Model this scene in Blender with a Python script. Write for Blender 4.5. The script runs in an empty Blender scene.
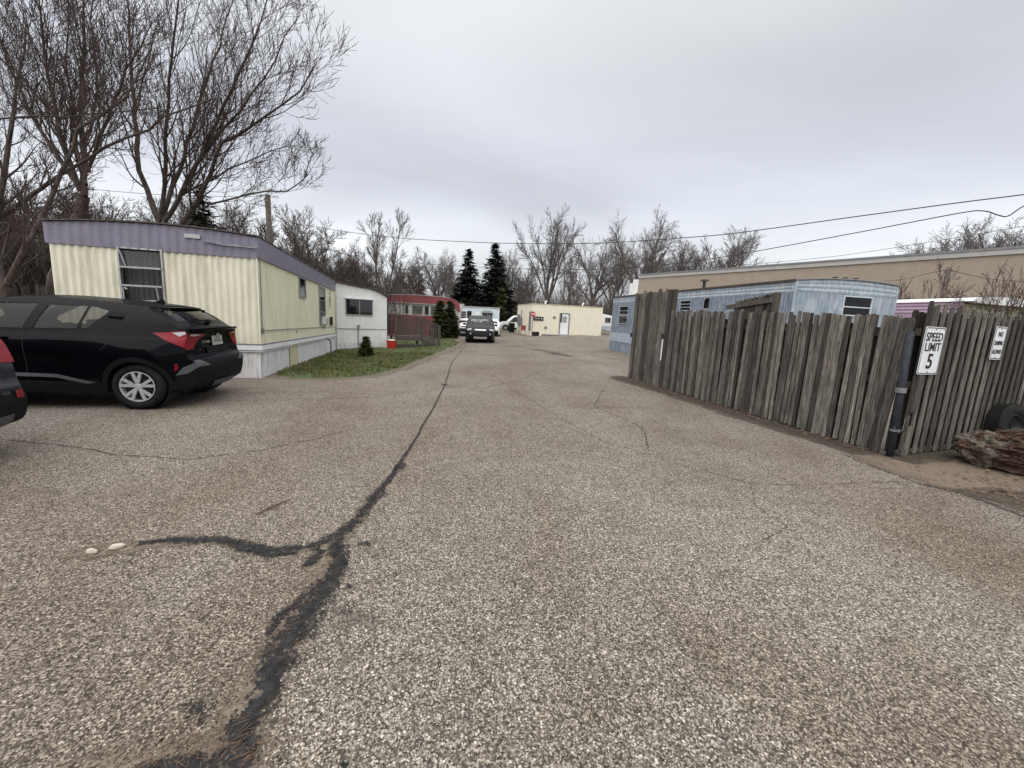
import bpy, bmesh, math, random
from mathutils import Vector, Matrix, noise as mn
R = math.radians
scene = bpy.context.scene
COL = scene.collection

# ---------------------------------------------------------------- camera, sky, sun, exposure
FPX, HEYE = 400.0, 1.6
PITCH = math.atan(66 / FPX); ROLL = R(2.86)
fwd = Vector((0, math.cos(PITCH), -math.sin(PITCH)))
r0 = Vector((1, 0, 0)); u0 = r0.cross(fwd)
right = r0 * math.cos(ROLL) + u0 * math.sin(ROLL)
up = -r0 * math.sin(ROLL) + u0 * math.cos(ROLL)
EYE = Vector((0, 0, HEYE))
cam_d = bpy.data.cameras.new("camera"); cam = bpy.data.objects.new("camera", cam_d); COL.objects.link(cam)
cam_d.sensor_fit = 'HORIZONTAL'; cam_d.sensor_width = 36; cam_d.lens = 36 * FPX / 1024
cam_d.clip_start = 0.05; cam_d.clip_end = 3000
cam.matrix_world = Matrix(((right.x, up.x, -fwd.x, EYE.x), (right.y, up.y, -fwd.y, EYE.y), (right.z, up.z, -fwd.z, EYE.z), (0, 0, 0, 1)))
scene.camera = cam

def at(px, py, depth):
    """world point seen at a pixel, at a given distance along +Y"""
    d = (px - 512) * right - (py - 384) * up + FPX * fwd
    return EYE + d * (depth / d.y)

world = bpy.data.worlds.new("World"); scene.world = world; world.use_nodes = True
SUN_EL, SUN_AZ = R(50), R(205)      # azimuth clockwise from +Y: behind the camera, a little to the left
def build_world():
    nt = world.node_tree; N = nt.nodes; L = nt.links
    for n in list(N): N.remove(n)
    out = N.new('ShaderNodeOutputWorld'); bg = N.new('ShaderNodeBackground')
    sky = N.new('ShaderNodeTexSky'); sky.sky_type = 'NISHITA'; sky.sun_disc = False
    sky.sun_elevation = SUN_EL; sky.sun_rotation = SUN_AZ; sky.dust_density = 4; sky.air_density = 1.5
    tc = N.new('ShaderNodeTexCoord')
    sep = N.new('ShaderNodeSeparateXYZ'); L.new(tc.outputs['Generated'], sep.inputs[0])
    # project the direction on a flat cloud ceiling, so cloud bands flatten towards the horizon
    zz = N.new('ShaderNodeMath'); zz.operation = 'ADD'; zz.inputs[1].default_value = 0.22; L.new(sep.outputs['Z'], zz.inputs[0])
    dx = N.new('ShaderNodeMath'); dx.operation = 'DIVIDE'; L.new(sep.outputs['X'], dx.inputs[0]); L.new(zz.outputs[0], dx.inputs[1])
    dy = N.new('ShaderNodeMath'); dy.operation = 'DIVIDE'; L.new(sep.outputs['Y'], dy.inputs[0]); L.new(zz.outputs[0], dy.inputs[1])
    cmb = N.new('ShaderNodeCombineXYZ'); L.new(dx.outputs[0], cmb.inputs[0]); L.new(dy.outputs[0], cmb.inputs[1])
    n1 = N.new('ShaderNodeTexNoise'); n1.inputs['Scale'].default_value = 0.75; n1.inputs['Detail'].default_value = 5; n1.inputs['Roughness'].default_value = 0.45
    n1.inputs['Distortion'].default_value = 0.3
    mp = N.new('ShaderNodeMapping'); mp.inputs['Location'].default_value = (3.1, 0.9, 0); mp.inputs['Scale'].default_value = (0.8, 1.25, 1)
    L.new(cmb.outputs[0], mp.inputs[0]); L.new(mp.outputs[0], n1.inputs['Vector'])
    # height ramp: pale near the horizon, grey above, brighter overhead (overcast ceiling)
    rz = N.new('ShaderNodeValToRGB'); L.new(sep.outputs['Z'], rz.inputs[0])
    e = rz.color_ramp.elements
    e[0].position = 0.0; e[0].color = (0.67, 0.695, 0.725, 1)
    e[1].position = 1.0; e[1].color = (1.75, 1.75, 1.77, 1)
    for p, c in ((0.14, (0.665, 0.69, 0.72)), (0.25, (0.53, 0.555, 0.61)), (0.36, (0.50, 0.522, 0.575)), (0.48, (0.55, 0.567, 0.595)), (0.62, (0.57, 0.58, 0.595)), (0.76, (1.45, 1.46, 1.48))):
        k = e.new(p); k.color = (*c, 1)
    rn = N.new('ShaderNodeMapRange'); rn.inputs[1].default_value = 0.32; rn.inputs[2].default_value = 0.70
    rn.inputs[3].default_value = 0.84; rn.inputs[4].default_value = 1.18
    L.new(n1.outputs[0], rn.inputs[0])
    mul = N.new('ShaderNodeVectorMath'); mul.operation = 'SCALE'; L.new(rz.outputs[0], mul.inputs[0]); L.new(rn.outputs[0], mul.inputs['Scale'])
    sc_ = N.new('ShaderNodeVectorMath'); sc_.operation = 'SCALE'; sc_.inputs['Scale'].default_value = 9.9; L.new(mul.outputs[0], sc_.inputs[0])
    mix = N.new('ShaderNodeMixRGB'); mix.inputs[0].default_value = 0.95; L.new(sky.outputs[0], mix.inputs[1]); L.new(sc_.outputs[0], mix.inputs[2])
    L.new(mix.outputs[0], bg.inputs[0]); bg.inputs[1].default_value = 0.1
    L.new(bg.outputs[0], out.inputs[0])
build_world()
sun_d = bpy.data.lights.new("sun", 'SUN'); sun_d.energy = 1.5; sun_d.angle = R(75); sun_d.color = (1.0, 0.965, 0.92)
sun = bpy.data.objects.new("sun", sun_d); COL.objects.link(sun)
sd = Vector((math.sin(SUN_AZ) * math.cos(SUN_EL), math.cos(SUN_AZ) * math.cos(SUN_EL), math.sin(SUN_EL)))
sun.rotation_euler = sd.to_track_quat('Z', 'Y').to_euler()
vs = scene.view_settings; vs.view_transform = 'Standard'; vs.look = 'None'; vs.exposure = 0.48; vs.gamma = 1; vs.use_curve_mapping = False
scene.cycles.max_bounces = 6; scene.cycles.transparent_max_bounces = 12

# ---------------------------------------------------------------- helpers
class MB:
    """collects geometry; build() links it as one mesh object"""
    def __init__(s): s.v = []; s.f = []; s.a = []; s.cur = 0.5
    def add(s, vs_, fs_):
        o = len(s.v); s.v.extend([tuple(p) for p in vs_])
        for f in fs_: s.f.append(tuple(i + o for i in f)); s.a.append(s.cur)
    def box(s, c, d, rot=None):
        x, y, z = d[0] / 2, d[1] / 2, d[2] / 2
        vv = [Vector((i * x, j * y, k * z)) for i in (-1, 1) for j in (-1, 1) for k in (-1, 1)]
        if rot is not None: vv = [rot @ p for p in vv]
        vv = [p + Vector(c) for p in vv]
        s.add(vv, [(0, 1, 3, 2), (4, 6, 7, 5), (0, 4, 5, 1), (2, 3, 7, 6), (0, 2, 6, 4), (1, 5, 7, 3)])
    def b2(s, x0, x1, y0, y1, z0, z1):
        s.box(((x0 + x1) / 2, (y0 + y1) / 2, (z0 + z1) / 2), (abs(x1 - x0), abs(y1 - y0), abs(z1 - z0)))
    def beam(s, a, b, w, h, upv=(0, 0, 1)):
        a = Vector(a); b = Vector(b); d = b - a; l = d.length; d.normalize(); u = Vector(upv)
        if abs(d.dot(u)) > 0.98: u = Vector((1, 0, 0))
        y = u.cross(d).normalized(); z = d.cross(y)
        s.box((a + b) / 2, (l, w, h), Matrix((d, y, z)).transposed())
    def tube(s, pts, rad, n=6, cap=True):
        pts = [Vector(p) for p in pts]; m = len(pts)
        if not hasattr(rad, '__len__'): rad = [rad] * m
        vv = []; prev = None
        for i in range(m):
            t = (pts[min(i + 1, m - 1)] - pts[max(i - 1, 0)])
            if t.length < 1e-9: t = Vector((0, 0, 1))
            t.normalize()
            if prev is None:
                a = Vector((0, 0, 1)) if abs(t.z) < 0.9 else Vector((1, 0, 0)); x = a.cross(t).normalized()
            else: x = (prev - t * prev.dot(t)).normalized()
            prev = x; y = t.cross(x)
            for k in range(n):
                an = 2 * math.pi * k / n; vv.append(pts[i] + (x * math.cos(an) + y * math.sin(an)) * rad[i])
        ff = [(i * n + k, i * n + (k + 1) % n, (i + 1) * n + (k + 1) % n, (i + 1) * n + k) for i in range(m - 1) for k in range(n)]
        if cap: ff += [tuple(range(n))[::-1], tuple((m - 1) * n + k for k in range(n))]
        s.add(vv, ff)
    def lathe(s, c, prof, n=32, axis='y', close=True):
        """prof: (radius, offset along axis)"""
        vv = []
        for r_, h in prof:
            for k in range(n):
                a = 2 * math.pi * k / n; p = (r_ * math.cos(a), h, r_ * math.sin(a)) if axis == 'y' else (r_ * math.cos(a), r_ * math.sin(a), h)
                vv.append(Vector(p) + Vector(c))
        m = len(prof); ff = []
        for i in range(m - 1 if not close else m):
            j = (i + 1) % m
            for k in range(n): ff.append((i * n + k, i * n + (k + 1) % n, j * n + (k + 1) % n, j * n + k))
        s.add(vv, ff)
    def prism(s, poly, y0, y1, m=None):
        """polygon in x,z extruded along y"""
        n = len(poly); vv = [Vector((p[0], y, p[1])) for y in (y0, y1) for p in poly]
        if m is not None: vv = [m @ p for p in vv]
        s.add(vv, [tuple(range(n)), tuple(range(2 * n - 1, n - 1, -1))] + [(i, i + n, (i + 1) % n + n, (i + 1) % n) for i in range(n)])
    def xf(s, M_):
        s.v = [tuple(M_ @ Vector(p)) for p in s.v]; return s
    def build(s, name, mat, parent=None, smooth=False, bevel=0, fix=True):
        me = bpy.data.meshes.new(name); me.from_pydata(s.v, [], s.f); me.update()
        if fix and len(s.f) < 60000:
            bm = bmesh.new(); bm.from_mesh(me); bmesh.ops.recalc_face_normals(bm, faces=bm.faces); bm.to_mesh(me); bm.free()
        at_ = me.attributes.new('rnd', 'FLOAT', 'FACE')
        if len(s.a) == len(me.polygons): at_.data.foreach_set('value', s.a)
        me.materials.append(mat)
        if smooth:
            me.polygons.foreach_set('use_smooth', [True] * len(me.polygons))
        o = bpy.data.objects.new(name, me); COL.objects.link(o)
        if parent: o.parent = parent
        if bevel:
            b = o.modifiers.new('b', 'BEVEL'); b.width = bevel; b.segments = 2; b.limit_method = 'ANGLE'; b.harden_normals = False
        return o

def tag(o, label, cat, group=None):
    o['label'] = label; o['category'] = cat
    if group: o['group'] = group
    return o
def thing(name, label, cat, loc=(0, 0, 0), rz=0, group=None, rot=None):
    o = bpy.data.objects.new(name, None); COL.objects.link(o); o.location = loc; o.rotation_euler = rot or (0, 0, rz)
    o.empty_display_size = 0.2
    return tag(o, label, cat, group)
def kind(o, k): o['kind'] = k; return o
def copy_tree(o, parent=None):
    c = o.copy(); COL.objects.link(c)
    if parent: c.parent = parent
    for ch in list(o.children): copy_tree(ch, c)
    return c
def text(s, size, mat, parent, loc, rot, name='lettering', sx=1.0, off=0.0, extr=0.001, align='CENTER'):
    cu = bpy.data.curves.new(name, 'FONT'); cu.body = s; cu.size = size; cu.align_x = align; cu.align_y = 'CENTER'; cu.offset = off; cu.extrude = extr
    tmp = bpy.data.objects.new('tmp', cu); me = bpy.data.meshes.new_from_object(tmp); bpy.data.objects.remove(tmp); me.materials.clear(); me.materials.append(mat)
    o = bpy.data.objects.new(name, me); COL.objects.link(o); o.parent = parent
    o.location = loc; o.rotation_euler = rot; o.scale = (sx, 1, 1); return o

# ---------------------------------------------------------------- materials
def newmat(name):
    m = bpy.data.materials.new(name); m.use_nodes = True; nt = m.node_tree
    return m, nt, nt.nodes, nt.links, nt.nodes['Principled BSDF']
def c4(c): return (*c, 1) if len(c) == 3 else c
def coords(N, L, scale=(1, 1, 1), src='Object', loc=(0, 0, 0)):
    tc = N.new('ShaderNodeTexCoord'); mp = N.new('ShaderNodeMapping'); mp.inputs['Scale'].default_value = scale; mp.inputs['Location'].default_value = loc
    L.new(tc.outputs[src], mp.inputs[0]); return mp.outputs[0]
def noise_n(N, L, vec, scale, detail=4, rough=0.55, dist=0):
    n = N.new('ShaderNodeTexNoise'); n.inputs['Scale'].default_value = scale; n.inputs['Detail'].default_value = detail
    n.inputs['Roughness'].default_value = rough; n.inputs['Distortion'].default_value = dist; L.new(vec, n.inputs['Vector']); return n.outputs[0]
def ramp(N, L, fac, stops):
    r = N.new('ShaderNodeValToRGB'); e = r.color_ramp.elements
    e[0].position = stops[0][0]; e[0].color = c4(stops[0][1]); e[1].position = stops[-1][0]; e[1].color = c4(stops[-1][1])
    for p, c in stops[1:-1]: k = e.new(p); k.color = c4(c)
    L.new(fac, r.inputs[0]); return r.outputs[0]
def mixc(N, L, fac, a, b, mode='MIX'):
    m = N.new('ShaderNodeMixRGB'); m.blend_type = mode
    for i, x in ((0, fac), (1, a), (2, b)):
        if isinstance(x, (int, float)): m.inputs[i].default_value = x
        elif isinstance(x, tuple): m.inputs[i].default_value = c4(x)
        else: L.new(x, m.inputs[i])
    return m.outputs[0]
def maprange(N, L, v, a, b, c=0.0, d=1.0):
    m = N.new('ShaderNodeMapRange'); L.new(v, m.inputs[0])
    for i, x in enumerate((a, b, c, d)): m.inputs[i + 1].default_value = x
    return m.outputs[0]
def bump(N, L, h, strength, dist, bsdf):
    b = N.new('ShaderNodeBump'); b.inputs['Strength'].default_value = strength; b.inputs['Distance'].default_value = dist
    L.new(h, b.inputs['Height']); L.new(b.outputs[0], bsdf.inputs['Normal'])
def pmat(name, col, rough=0.6, col2=None, scale=6, metal=0, dirt=None, dscale=(3, 3, 0.6), dth=(0.5, 0.72), bmp=0, coat=0, spec=None, stretch=(1, 1, 1)):
    """painted or plain surface: base with mottling and, if asked, streaky dirt of its own shape"""
    m, nt, N, L, B = newmat(name)
    v = coords(N, L, stretch); n = noise_n(N, L, v, scale)
    c = mixc(N, L, maprange(N, L, n, 0.35, 0.65), col, col2 or tuple(x * 0.86 for x in col))
    if dirt:
        n2 = noise_n(N, L, coords(N, L, dscale), 2.2, 6, 0.65, 0.4)
        c = mixc(N, L, maprange(N, L, n2, dth[0], dth[1], 0, 0.85), c, dirt)
    L.new(c, B.inputs['Base Color']); B.inputs['Roughness'].default_value = rough; B.inputs['Metallic'].default_value = metal
    if coat: B.inputs['Coat Weight'].default_value = coat; B.inputs['Coat Roughness'].default_value = 0.04
    if spec is not None: B.inputs['Specular IOR Level'].default_value = spec
    if bmp: bump(N, L, n, bmp, 0.01, B)
    return m
M = {}
def wood_mat(name, cols, dark):
    m, nt, N, L, B = newmat(name)
    v = coords(N, L, (22, 22, 1.3)); n = noise_n(N, L, v, 1.6, 6, 0.62, 0.6)
    v2 = coords(N, L, (70, 70, 2.2)); n2 = noise_n(N, L, v2, 2.4, 4, 0.65)
    a = N.new('ShaderNodeAttribute'); a.attribute_name = 'rnd'
    c = ramp(N, L, n, [(0.28, cols[0]), (0.5, cols[1]), (0.74, cols[2])])
    c = mixc(N, L, maprange(N, L, n2, 0.40, 0.60, 0.8, 0.0), c, dark)
    var = maprange(N, L, a.outputs['Fac'], 0, 1, 0.35, 1.6)
    s = N.new('ShaderNodeVectorMath'); s.operation = 'SCALE'; L.new(c, s.inputs[0]); L.new(var, s.inputs['Scale']); c = s.outputs[0]
    # damp, algae-stained feet of the boards and dark old patches
    n3 = noise_n(N, L, coords(N, L, (1.5, 1.5, 0.9)), 1.7, 5, 0.6)
    c = mixc(N, L, maprange(N, L, n3, 0.5, 0.75, 0, 0.6), c, tuple(x * 0.9 for x in dark))
    # knots
    vo = N.new('ShaderNodeTexVoronoi'); vo.inputs['Scale'].default_value = 2.2; vo.inputs['Randomness'].default_value = 1.0
    L.new(coords(N, L, (3.0, 3.0, 1.0)), vo.inputs['Vector'])
    c = mixc(N, L, maprange(N, L, vo.outputs['Distance'], 0.05, 0.09, 0.8, 0.0), c, (0.02, 0.016, 0.013))
    L.new(c, B.inputs['Base Color']); B.inputs['Roughness'].default_value = 0.88; B.inputs['Specular IOR Level'].default_value = 0.25
    bump(N, L, n2, 0.5, 0.006, B)
    return m
M['fence'] = wood_mat('weathered_fence_wood', [(0.062, 0.056, 0.048), (0.155, 0.142, 0.123), (0.32, 0.298, 0.264)], (0.028, 0.023, 0.019))
M['deck'] = wood_mat('deck_wood', [(0.06, 0.048, 0.04), (0.11, 0.092, 0.08), (0.20, 0.175, 0.155)], (0.06, 0.05, 0.045))
M['backb'] = wood_mat('gap_shade_dark_wood', [(0.02, 0.017, 0.015), (0.04, 0.034, 0.029), (0.07, 0.06, 0.05)], (0.012, 0.01, 0.009))  # near-black tone paints the gap shade on back boards; the pickets are simply dark
M['rail'] = wood_mat('rail_wood', [(0.05, 0.04, 0.035), (0.10, 0.082, 0.068), (0.17, 0.15, 0.125)], (0.025, 0.02, 0.017))

def asphalt_mat():
    m, nt, N, L, B = newmat('chip_seal_asphalt')
    v = coords(N, L)
    def vor(scale, rnd=1.0):
        vo = N.new('ShaderNodeTexVoronoi'); vo.inputs['Scale'].default_value = scale; vo.inputs['Randomness'].default_value = rnd; L.new(v, vo.inputs['Vector']); return vo
    a = vor(112); b = vor(190)
    sa = N.new('ShaderNodeSeparateColor'); L.new(a.outputs['Color'], sa.inputs[0]); sb = N.new('ShaderNodeSeparateColor'); L.new(b.outputs['Color'], sb.inputs[0])
    ca = ramp(N, L, sa.outputs[0], [(0.0, (0.028, 0.025, 0.022)), (0.28, (0.075, 0.066, 0.056)), (0.50, (0.158, 0.138, 0.114)), (0.74, (0.285, 0.254, 0.212)), (0.92, (0.40, 0.366, 0.32)), (1.0, (0.58, 0.54, 0.48))])
    cb = ramp(N, L, sb.outputs[1], [(0.0, (0.022, 0.020, 0.018)), (0.4, (0.105, 0.092, 0.076)), (0.75, (0.255, 0.226, 0.188)), (1.0, (0.52, 0.48, 0.43))])
    c = mixc(N, L, maprange(N, L, sa.outputs[2], 0.45, 0.55), ca, cb)
    # tar between the stones
    c = mixc(N, L, maprange(N, L, a.outputs['Distance'], 0.55, 0.85, 0, 0.75), c, (0.035, 0.03, 0.027))
    # wear patches, brownish silt, darker traffic lanes
    n1 = noise_n(N, L, v, 0.55, 6, 0.6, 0.3)
    c = mixc(N, L, maprange(N, L, n1, 0.42, 0.66, 0, 0.8), c, (0.72, 0.66, 0.62), 'MULTIPLY')
    n2 = noise_n(N, L, coords(N, L, (1, 0.35, 1), loc=(7, 3, 0)), 0.8, 5, 0.6)
    c = mixc(N, L, maprange(N, L, n2, 0.46, 0.68, 0, 0.8), c, (0.86, 0.80, 0.73), 'MULTIPLY')
    n3 = noise_n(N, L, v, 7, 5, 0.7)
    c = mixc(N, L, maprange(N, L, n3, 0.50, 0.75, 0, 0.7), c, (0.6, 0.58, 0.56), 'MULTIPLY')
    n6 = noise_n(N, L, coords(N, L, (1, 0.6, 1), loc=(2, 44, 0)), 0.27, 3, 0.5)
    c = mixc(N, L, maprange(N, L, n6, 0.40, 0.60, 0, 0.55), c, (0.98, 0.91, 0.86), 'MULTIPLY')
    c = mixc(N, L, maprange(N, L, n6, 0.38, 0.58, 0.8, 0), c, (1.12, 1.12, 1.10), 'MULTIPLY')
    n5 = noise_n(N, L, coords(N, L, loc=(31, 12, 0)), 2.1, 7, 0.65, 0.8)
    c = mixc(N, L, maprange(N, L, n5, 0.55, 0.70, 0, 0.8), c, (0.84, 0.80, 0.76), 'MULTIPLY')
    # hairline alligator cracks here and there
    vc = N.new('ShaderNodeTexVoronoi'); vc.feature = 'DISTANCE_TO_EDGE'; vc.inputs['Scale'].default_value = 0.75
    nv = N.new('ShaderNodeTexNoise'); nv.inputs['Scale'].default_value = 3; nv.inputs['Detail'].default_value = 5; L.new(v, nv.inputs['Vector'])
    ad = N.new('ShaderNodeVectorMath'); ad.operation = 'MULTIPLY_ADD'; L.new(nv.outputs['Color'], ad.inputs[0]); ad.inputs[1].default_value = (0.5, 0.5, 0); L.new(v, ad.inputs[2]); L.new(ad.outputs[0], vc.inputs['Vector'])
    crack = maprange(N, L, vc.outputs['Distance'], 0.002, 0.007, 1, 0)
    n4 = noise_n(N, L, coords(N, L, loc=(5, 9, 0)), 0.33, 3, 0.5)
    mk = N.new('ShaderNodeMath'); mk.operation = 'MULTIPLY'; L.new(crack, mk.inputs[0]); L.new(maprange(N, L, n4, 0.50, 0.60, 0, 0.5), mk.inputs[1])
    c = mixc(N, L, mk.outputs[0], c, (0.05, 0.042, 0.036))
    L.new(c, B.inputs['Base Color']); B.inputs['Roughness'].default_value = 0.85; B.inputs['Specular IOR Level'].default_value = 0.3
    bump(N, L, sa.outputs[0], 0.55, 0.004, B)
    return m
M['asphalt'] = asphalt_mat()
def ragged(name, cols, lo, hi, scale=14, rough=0.7, chips=0.25):
    """sealant, silt: a thin layer on the asphalt whose worn edge lets the stones show"""
    m, nt, N, L, B = newmat(name); v = coords(N, L)
    n = noise_n(N, L, v, scale, 7, 0.7, 0.3)
    L.new(ramp(N, L, noise_n(N, L, v, 26, 5, 0.7), [(0.35, cols[0]), (0.65, cols[1])]), B.inputs['Base Color'])
    B.inputs['Roughness'].default_value = rough
    a = N.new('ShaderNodeAttribute'); a.attribute_name = 'edge'
    e_ = N.new('ShaderNodeMath'); e_.operation = 'MULTIPLY'; L.new(a.outputs['Fac'], e_.inputs[0]); e_.inputs[1].default_value = 0.5
    s = N.new('ShaderNodeMath'); s.operation = 'MULTIPLY_ADD'; L.new(n, s.inputs[0]); s.inputs[1].default_value = 1.5; L.new(e_.outputs[0], s.inputs[2])
    s2 = N.new('ShaderNodeMath'); s2.operation = 'MULTIPLY_ADD'; L.new(noise_n(N, L, v, 110, 2, 0.5), s2.inputs[0]); s2.inputs[1].default_value = chips; L.new(s.outputs[0], s2.inputs[2])
    vo = N.new('ShaderNodeTexVoronoi'); vo.inputs['Scale'].default_value = 104; L.new(v, vo.inputs['Vector'])
    sv = N.new('ShaderNodeSeparateColor'); L.new(vo.outputs['Color'], sv.inputs[0])
    s3 = N.new('ShaderNodeMath'); s3.operation = 'MULTIPLY_ADD'; L.new(sv.outputs[1], s3.inputs[0]); s3.inputs[1].default_value = 0.5; L.new(s2.outputs[0], s3.inputs[2])
    al = maprange(N, L, s3.outputs[0], lo + 1.0 + chips / 2, hi + 1.0 + chips / 2, 1, 0); B.inputs['Specular IOR Level'].default_value = 0.15
    bump(N, L, noise_n(N, L, v, 60, 4, 0.6), 0.5, 0.004, B)
    L.new(al, B.inputs['Alpha']); return m
M['tar'] = ragged('crack_sealant', ((0.012, 0.012, 0.0125), (0.036, 0.035, 0.035)), 0.27, 0.31, scale=21, rough=0.85, chips=1.1)
M['silt'] = ragged('silt_and_needles', ((0.105, 0.08, 0.06), (0.22, 0.185, 0.145)), 0.12, 0.5, 22, 0.95, 0.7)
M['hair'] = ragged('hairline_crack', ((0.045, 0.038, 0.033), (0.075, 0.063, 0.053)), 0.12, 0.26, 8, 0.95, 0.5)
M['dark_layer'] = ragged('dark_brown_layer', ((0.05, 0.041, 0.032), (0.085, 0.071, 0.056)), 0.0, 0.75, 5, 0.9, 0.9)  # dark brown layer with a soft rim, for fence foot and leaf mould
M['dust'] = ragged('bare_dusty_dirt', ((0.115, 0.088, 0.066), (0.19, 0.15, 0.118)), 0.35, 0.8, 4, 0.95, 0.8)
M['dirt'] = pmat('bare_dirt', (0.12, 0.092, 0.068), 0.95, (0.19, 0.15, 0.115), 9, dirt=(0.07, 0.05, 0.035), dscale=(2, 2, 2), bmp=0.5)
def ground_mat(name, stops, sc=3.0):
    m, nt, N, L, B = newmat(name); v = coords(N, L); n = noise_n(N, L, v, sc, 8, 0.7)
    L.new(ramp(N, L, n, stops), B.inputs['Base Color']); B.inputs['Roughness'].default_value = 0.95
    bump(N, L, noise_n(N, L, v, 40, 4, 0.7), 0.6, 0.02, B); return m
M['ground'] = ground_mat('dead_grass_and_dirt', [(0.3, (0.06, 0.05, 0.034)), (0.5, (0.10, 0.085, 0.055)), (0.7, (0.07, 0.085, 0.035))])
M['lawn'] = ground_mat('thin_lawn_soil', [(0.30, (0.11, 0.085, 0.05)), (0.42, (0.07, 0.085, 0.032)), (0.7, (0.05, 0.085, 0.022))], 2.2)
def leafmat(name, a, b, sc=8):
    m, nt, N, L, B = newmat(name); n = noise_n(N, L, coords(N, L), sc, 3, 0.6)
    at_ = N.new('ShaderNodeAttribute'); at_.attribute_name = 'rnd'
    f = N.new('ShaderNodeMath'); f.operation = 'ADD'; L.new(n, f.inputs[0]); L.new(maprange(N, L, at_.outputs['Fac'], 0, 1, -0.3, 0.3), f.inputs[1])
    L.new(ramp(N, L, f.outputs[0], [(0.25, a), (0.75, b)]), B.inputs['Base Color']); B.inputs['Roughness'].default_value = 0.75; B.inputs['Specular IOR Level'].default_value = 0.2; return m
M['grass'] = leafmat('grass_blades', (0.05, 0.075, 0.018), (0.17, 0.165, 0.07), 3)
M['arbor'] = leafmat('arborvitae_leaves', (0.022, 0.032, 0.01), (0.075, 0.088, 0.028), 5)
M['spruce'] = leafmat('spruce_needles', (0.007, 0.012, 0.009), (0.034, 0.046, 0.03), 2)
M['pine'] = leafmat('pine_needles', (0.022, 0.028, 0.016), (0.06, 0.068, 0.04), 2)
def bark(name, a, b, sc=5):
    m, nt, N, L, B = newmat(name); v = coords(N, L, (1, 1, 0.3)); n = noise_n(N, L, v, sc * 3, 5, 0.65)
    L.new(ramp(N, L, n, [(0.35, a), (0.65, b)]), B.inputs['Base Color']); B.inputs['Roughness'].default_value = 0.9; B.inputs['Specular IOR Level'].default_value = 0.15
    bump(N, L, n, 0.5, 0.02, B); return m
M['bark'] = bark('grey_brown_bark', (0.045, 0.034, 0.03), (0.11, 0.09, 0.08))
M['twig'] = bark('dark_twigs', (0.055, 0.038, 0.034), (0.10, 0.073, 0.066))
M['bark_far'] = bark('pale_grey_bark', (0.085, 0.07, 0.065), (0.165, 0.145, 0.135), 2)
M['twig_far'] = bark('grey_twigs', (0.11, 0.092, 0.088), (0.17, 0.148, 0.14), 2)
M['brush'] = bark('brown_brush', (0.10, 0.082, 0.068), (0.20, 0.172, 0.148), 1)
M['brush_dark'] = bark('dark_brush', (0.035, 0.028, 0.024), (0.085, 0.07, 0.058), 1)

M['yellow'] = pmat('pale_yellow_siding', (0.71, 0.685, 0.54), 0.45, (0.65, 0.625, 0.49), 2.5, dirt=(0.36, 0.33, 0.25), dscale=(2.5, 2.5, 0.35), dth=(0.50, 0.80), bmp=0.5)
M['yellow2'] = pmat('lemon_siding', (0.78, 0.75, 0.54), 0.45, (0.71, 0.685, 0.49), 2.0, dirt=(0.38, 0.35, 0.22), dscale=(2.5, 2.5, 0.3), dth=(0.54, 0.86), bmp=0.5)
M['purple'] = pmat('faded_purple_paint', (0.195, 0.18, 0.235), 0.5, (0.16, 0.148, 0.195), 4, dirt=(0.25, 0.23, 0.27), dscale=(4, 4, 0.8), dth=(0.56, 0.8))
M['white'] = pmat('white_siding', (0.78, 0.78, 0.76), 0.5, (0.70, 0.70, 0.68), 3, dirt=(0.42, 0.40, 0.36), dscale=(3, 3, 0.4), dth=(0.56, 0.8))
M['skirt'] = pmat('dirty_white_skirting', (0.72, 0.72, 0.72), 0.5, (0.64, 0.64, 0.64), 5, dirt=(0.30, 0.27, 0.22), dscale=(5, 5, 0.7), dth=(0.50, 0.76))
M['skirt_y'] = pmat('cream_skirting_panel', (0.58, 0.53, 0.36), 0.5, (0.5, 0.46, 0.32), 5)
M['alu'] = pmat('dull_aluminium', (0.42, 0.42, 0.41), 0.38, (0.30, 0.30, 0.29), 20, metal=0.6)
M['galv'] = pmat('grey_metal_trim', (0.24, 0.24, 0.25), 0.5, (0.15, 0.15, 0.15), 12, metal=0.3)
M['roofedge'] = pmat('rusty_dark_roof_edge', (0.035, 0.03, 0.028), 0.7, (0.10, 0.07, 0.055), 12)
M['roof_grey'] = pmat('grey_roof_coating', (0.30, 0.30, 0.30), 0.7, (0.20, 0.20, 0.20), 3)
M['red_roof'] = pmat('dark_red_roof', (0.23, 0.045, 0.05), 0.55, (0.17, 0.04, 0.045), 3, dirt=(0.5, 0.4, 0.4), dth=(0.62, 0.8))
M['offwhite'] = pmat('off_white_wall', (0.50, 0.49, 0.46), 0.6, (0.42, 0.41, 0.38), 2)
M['iceblue'] = pmat('ice_white_wall', (0.62, 0.70, 0.74), 0.5, (0.55, 0.63, 0.68), 2)
M['cream'] = pmat('cream_block_paint', (0.78, 0.74, 0.59), 0.7, (0.72, 0.68, 0.54), 3, dirt=(0.45, 0.40, 0.28), dth=(0.55, 0.8))
M['tan'] = pmat('tan_stucco', (0.32, 0.268, 0.218), 0.85, (0.295, 0.247, 0.20), 1.2, dirt=(0.29, 0.22, 0.165), dscale=(0.5, 0.5, 0.3), dth=(0.5, 0.8))
M['coping'] = pmat('pale_metal_coping', (0.40, 0.385, 0.37), 0.5, (0.34, 0.33, 0.32), 2)
M['blue_l'] = pmat('pale_blue_siding', (0.33, 0.395, 0.45), 0.5, (0.26, 0.32, 0.38), 3, dirt=(0.52, 0.56, 0.58), dscale=(5, 5, 1.2), dth=(0.44, 0.64))
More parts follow.
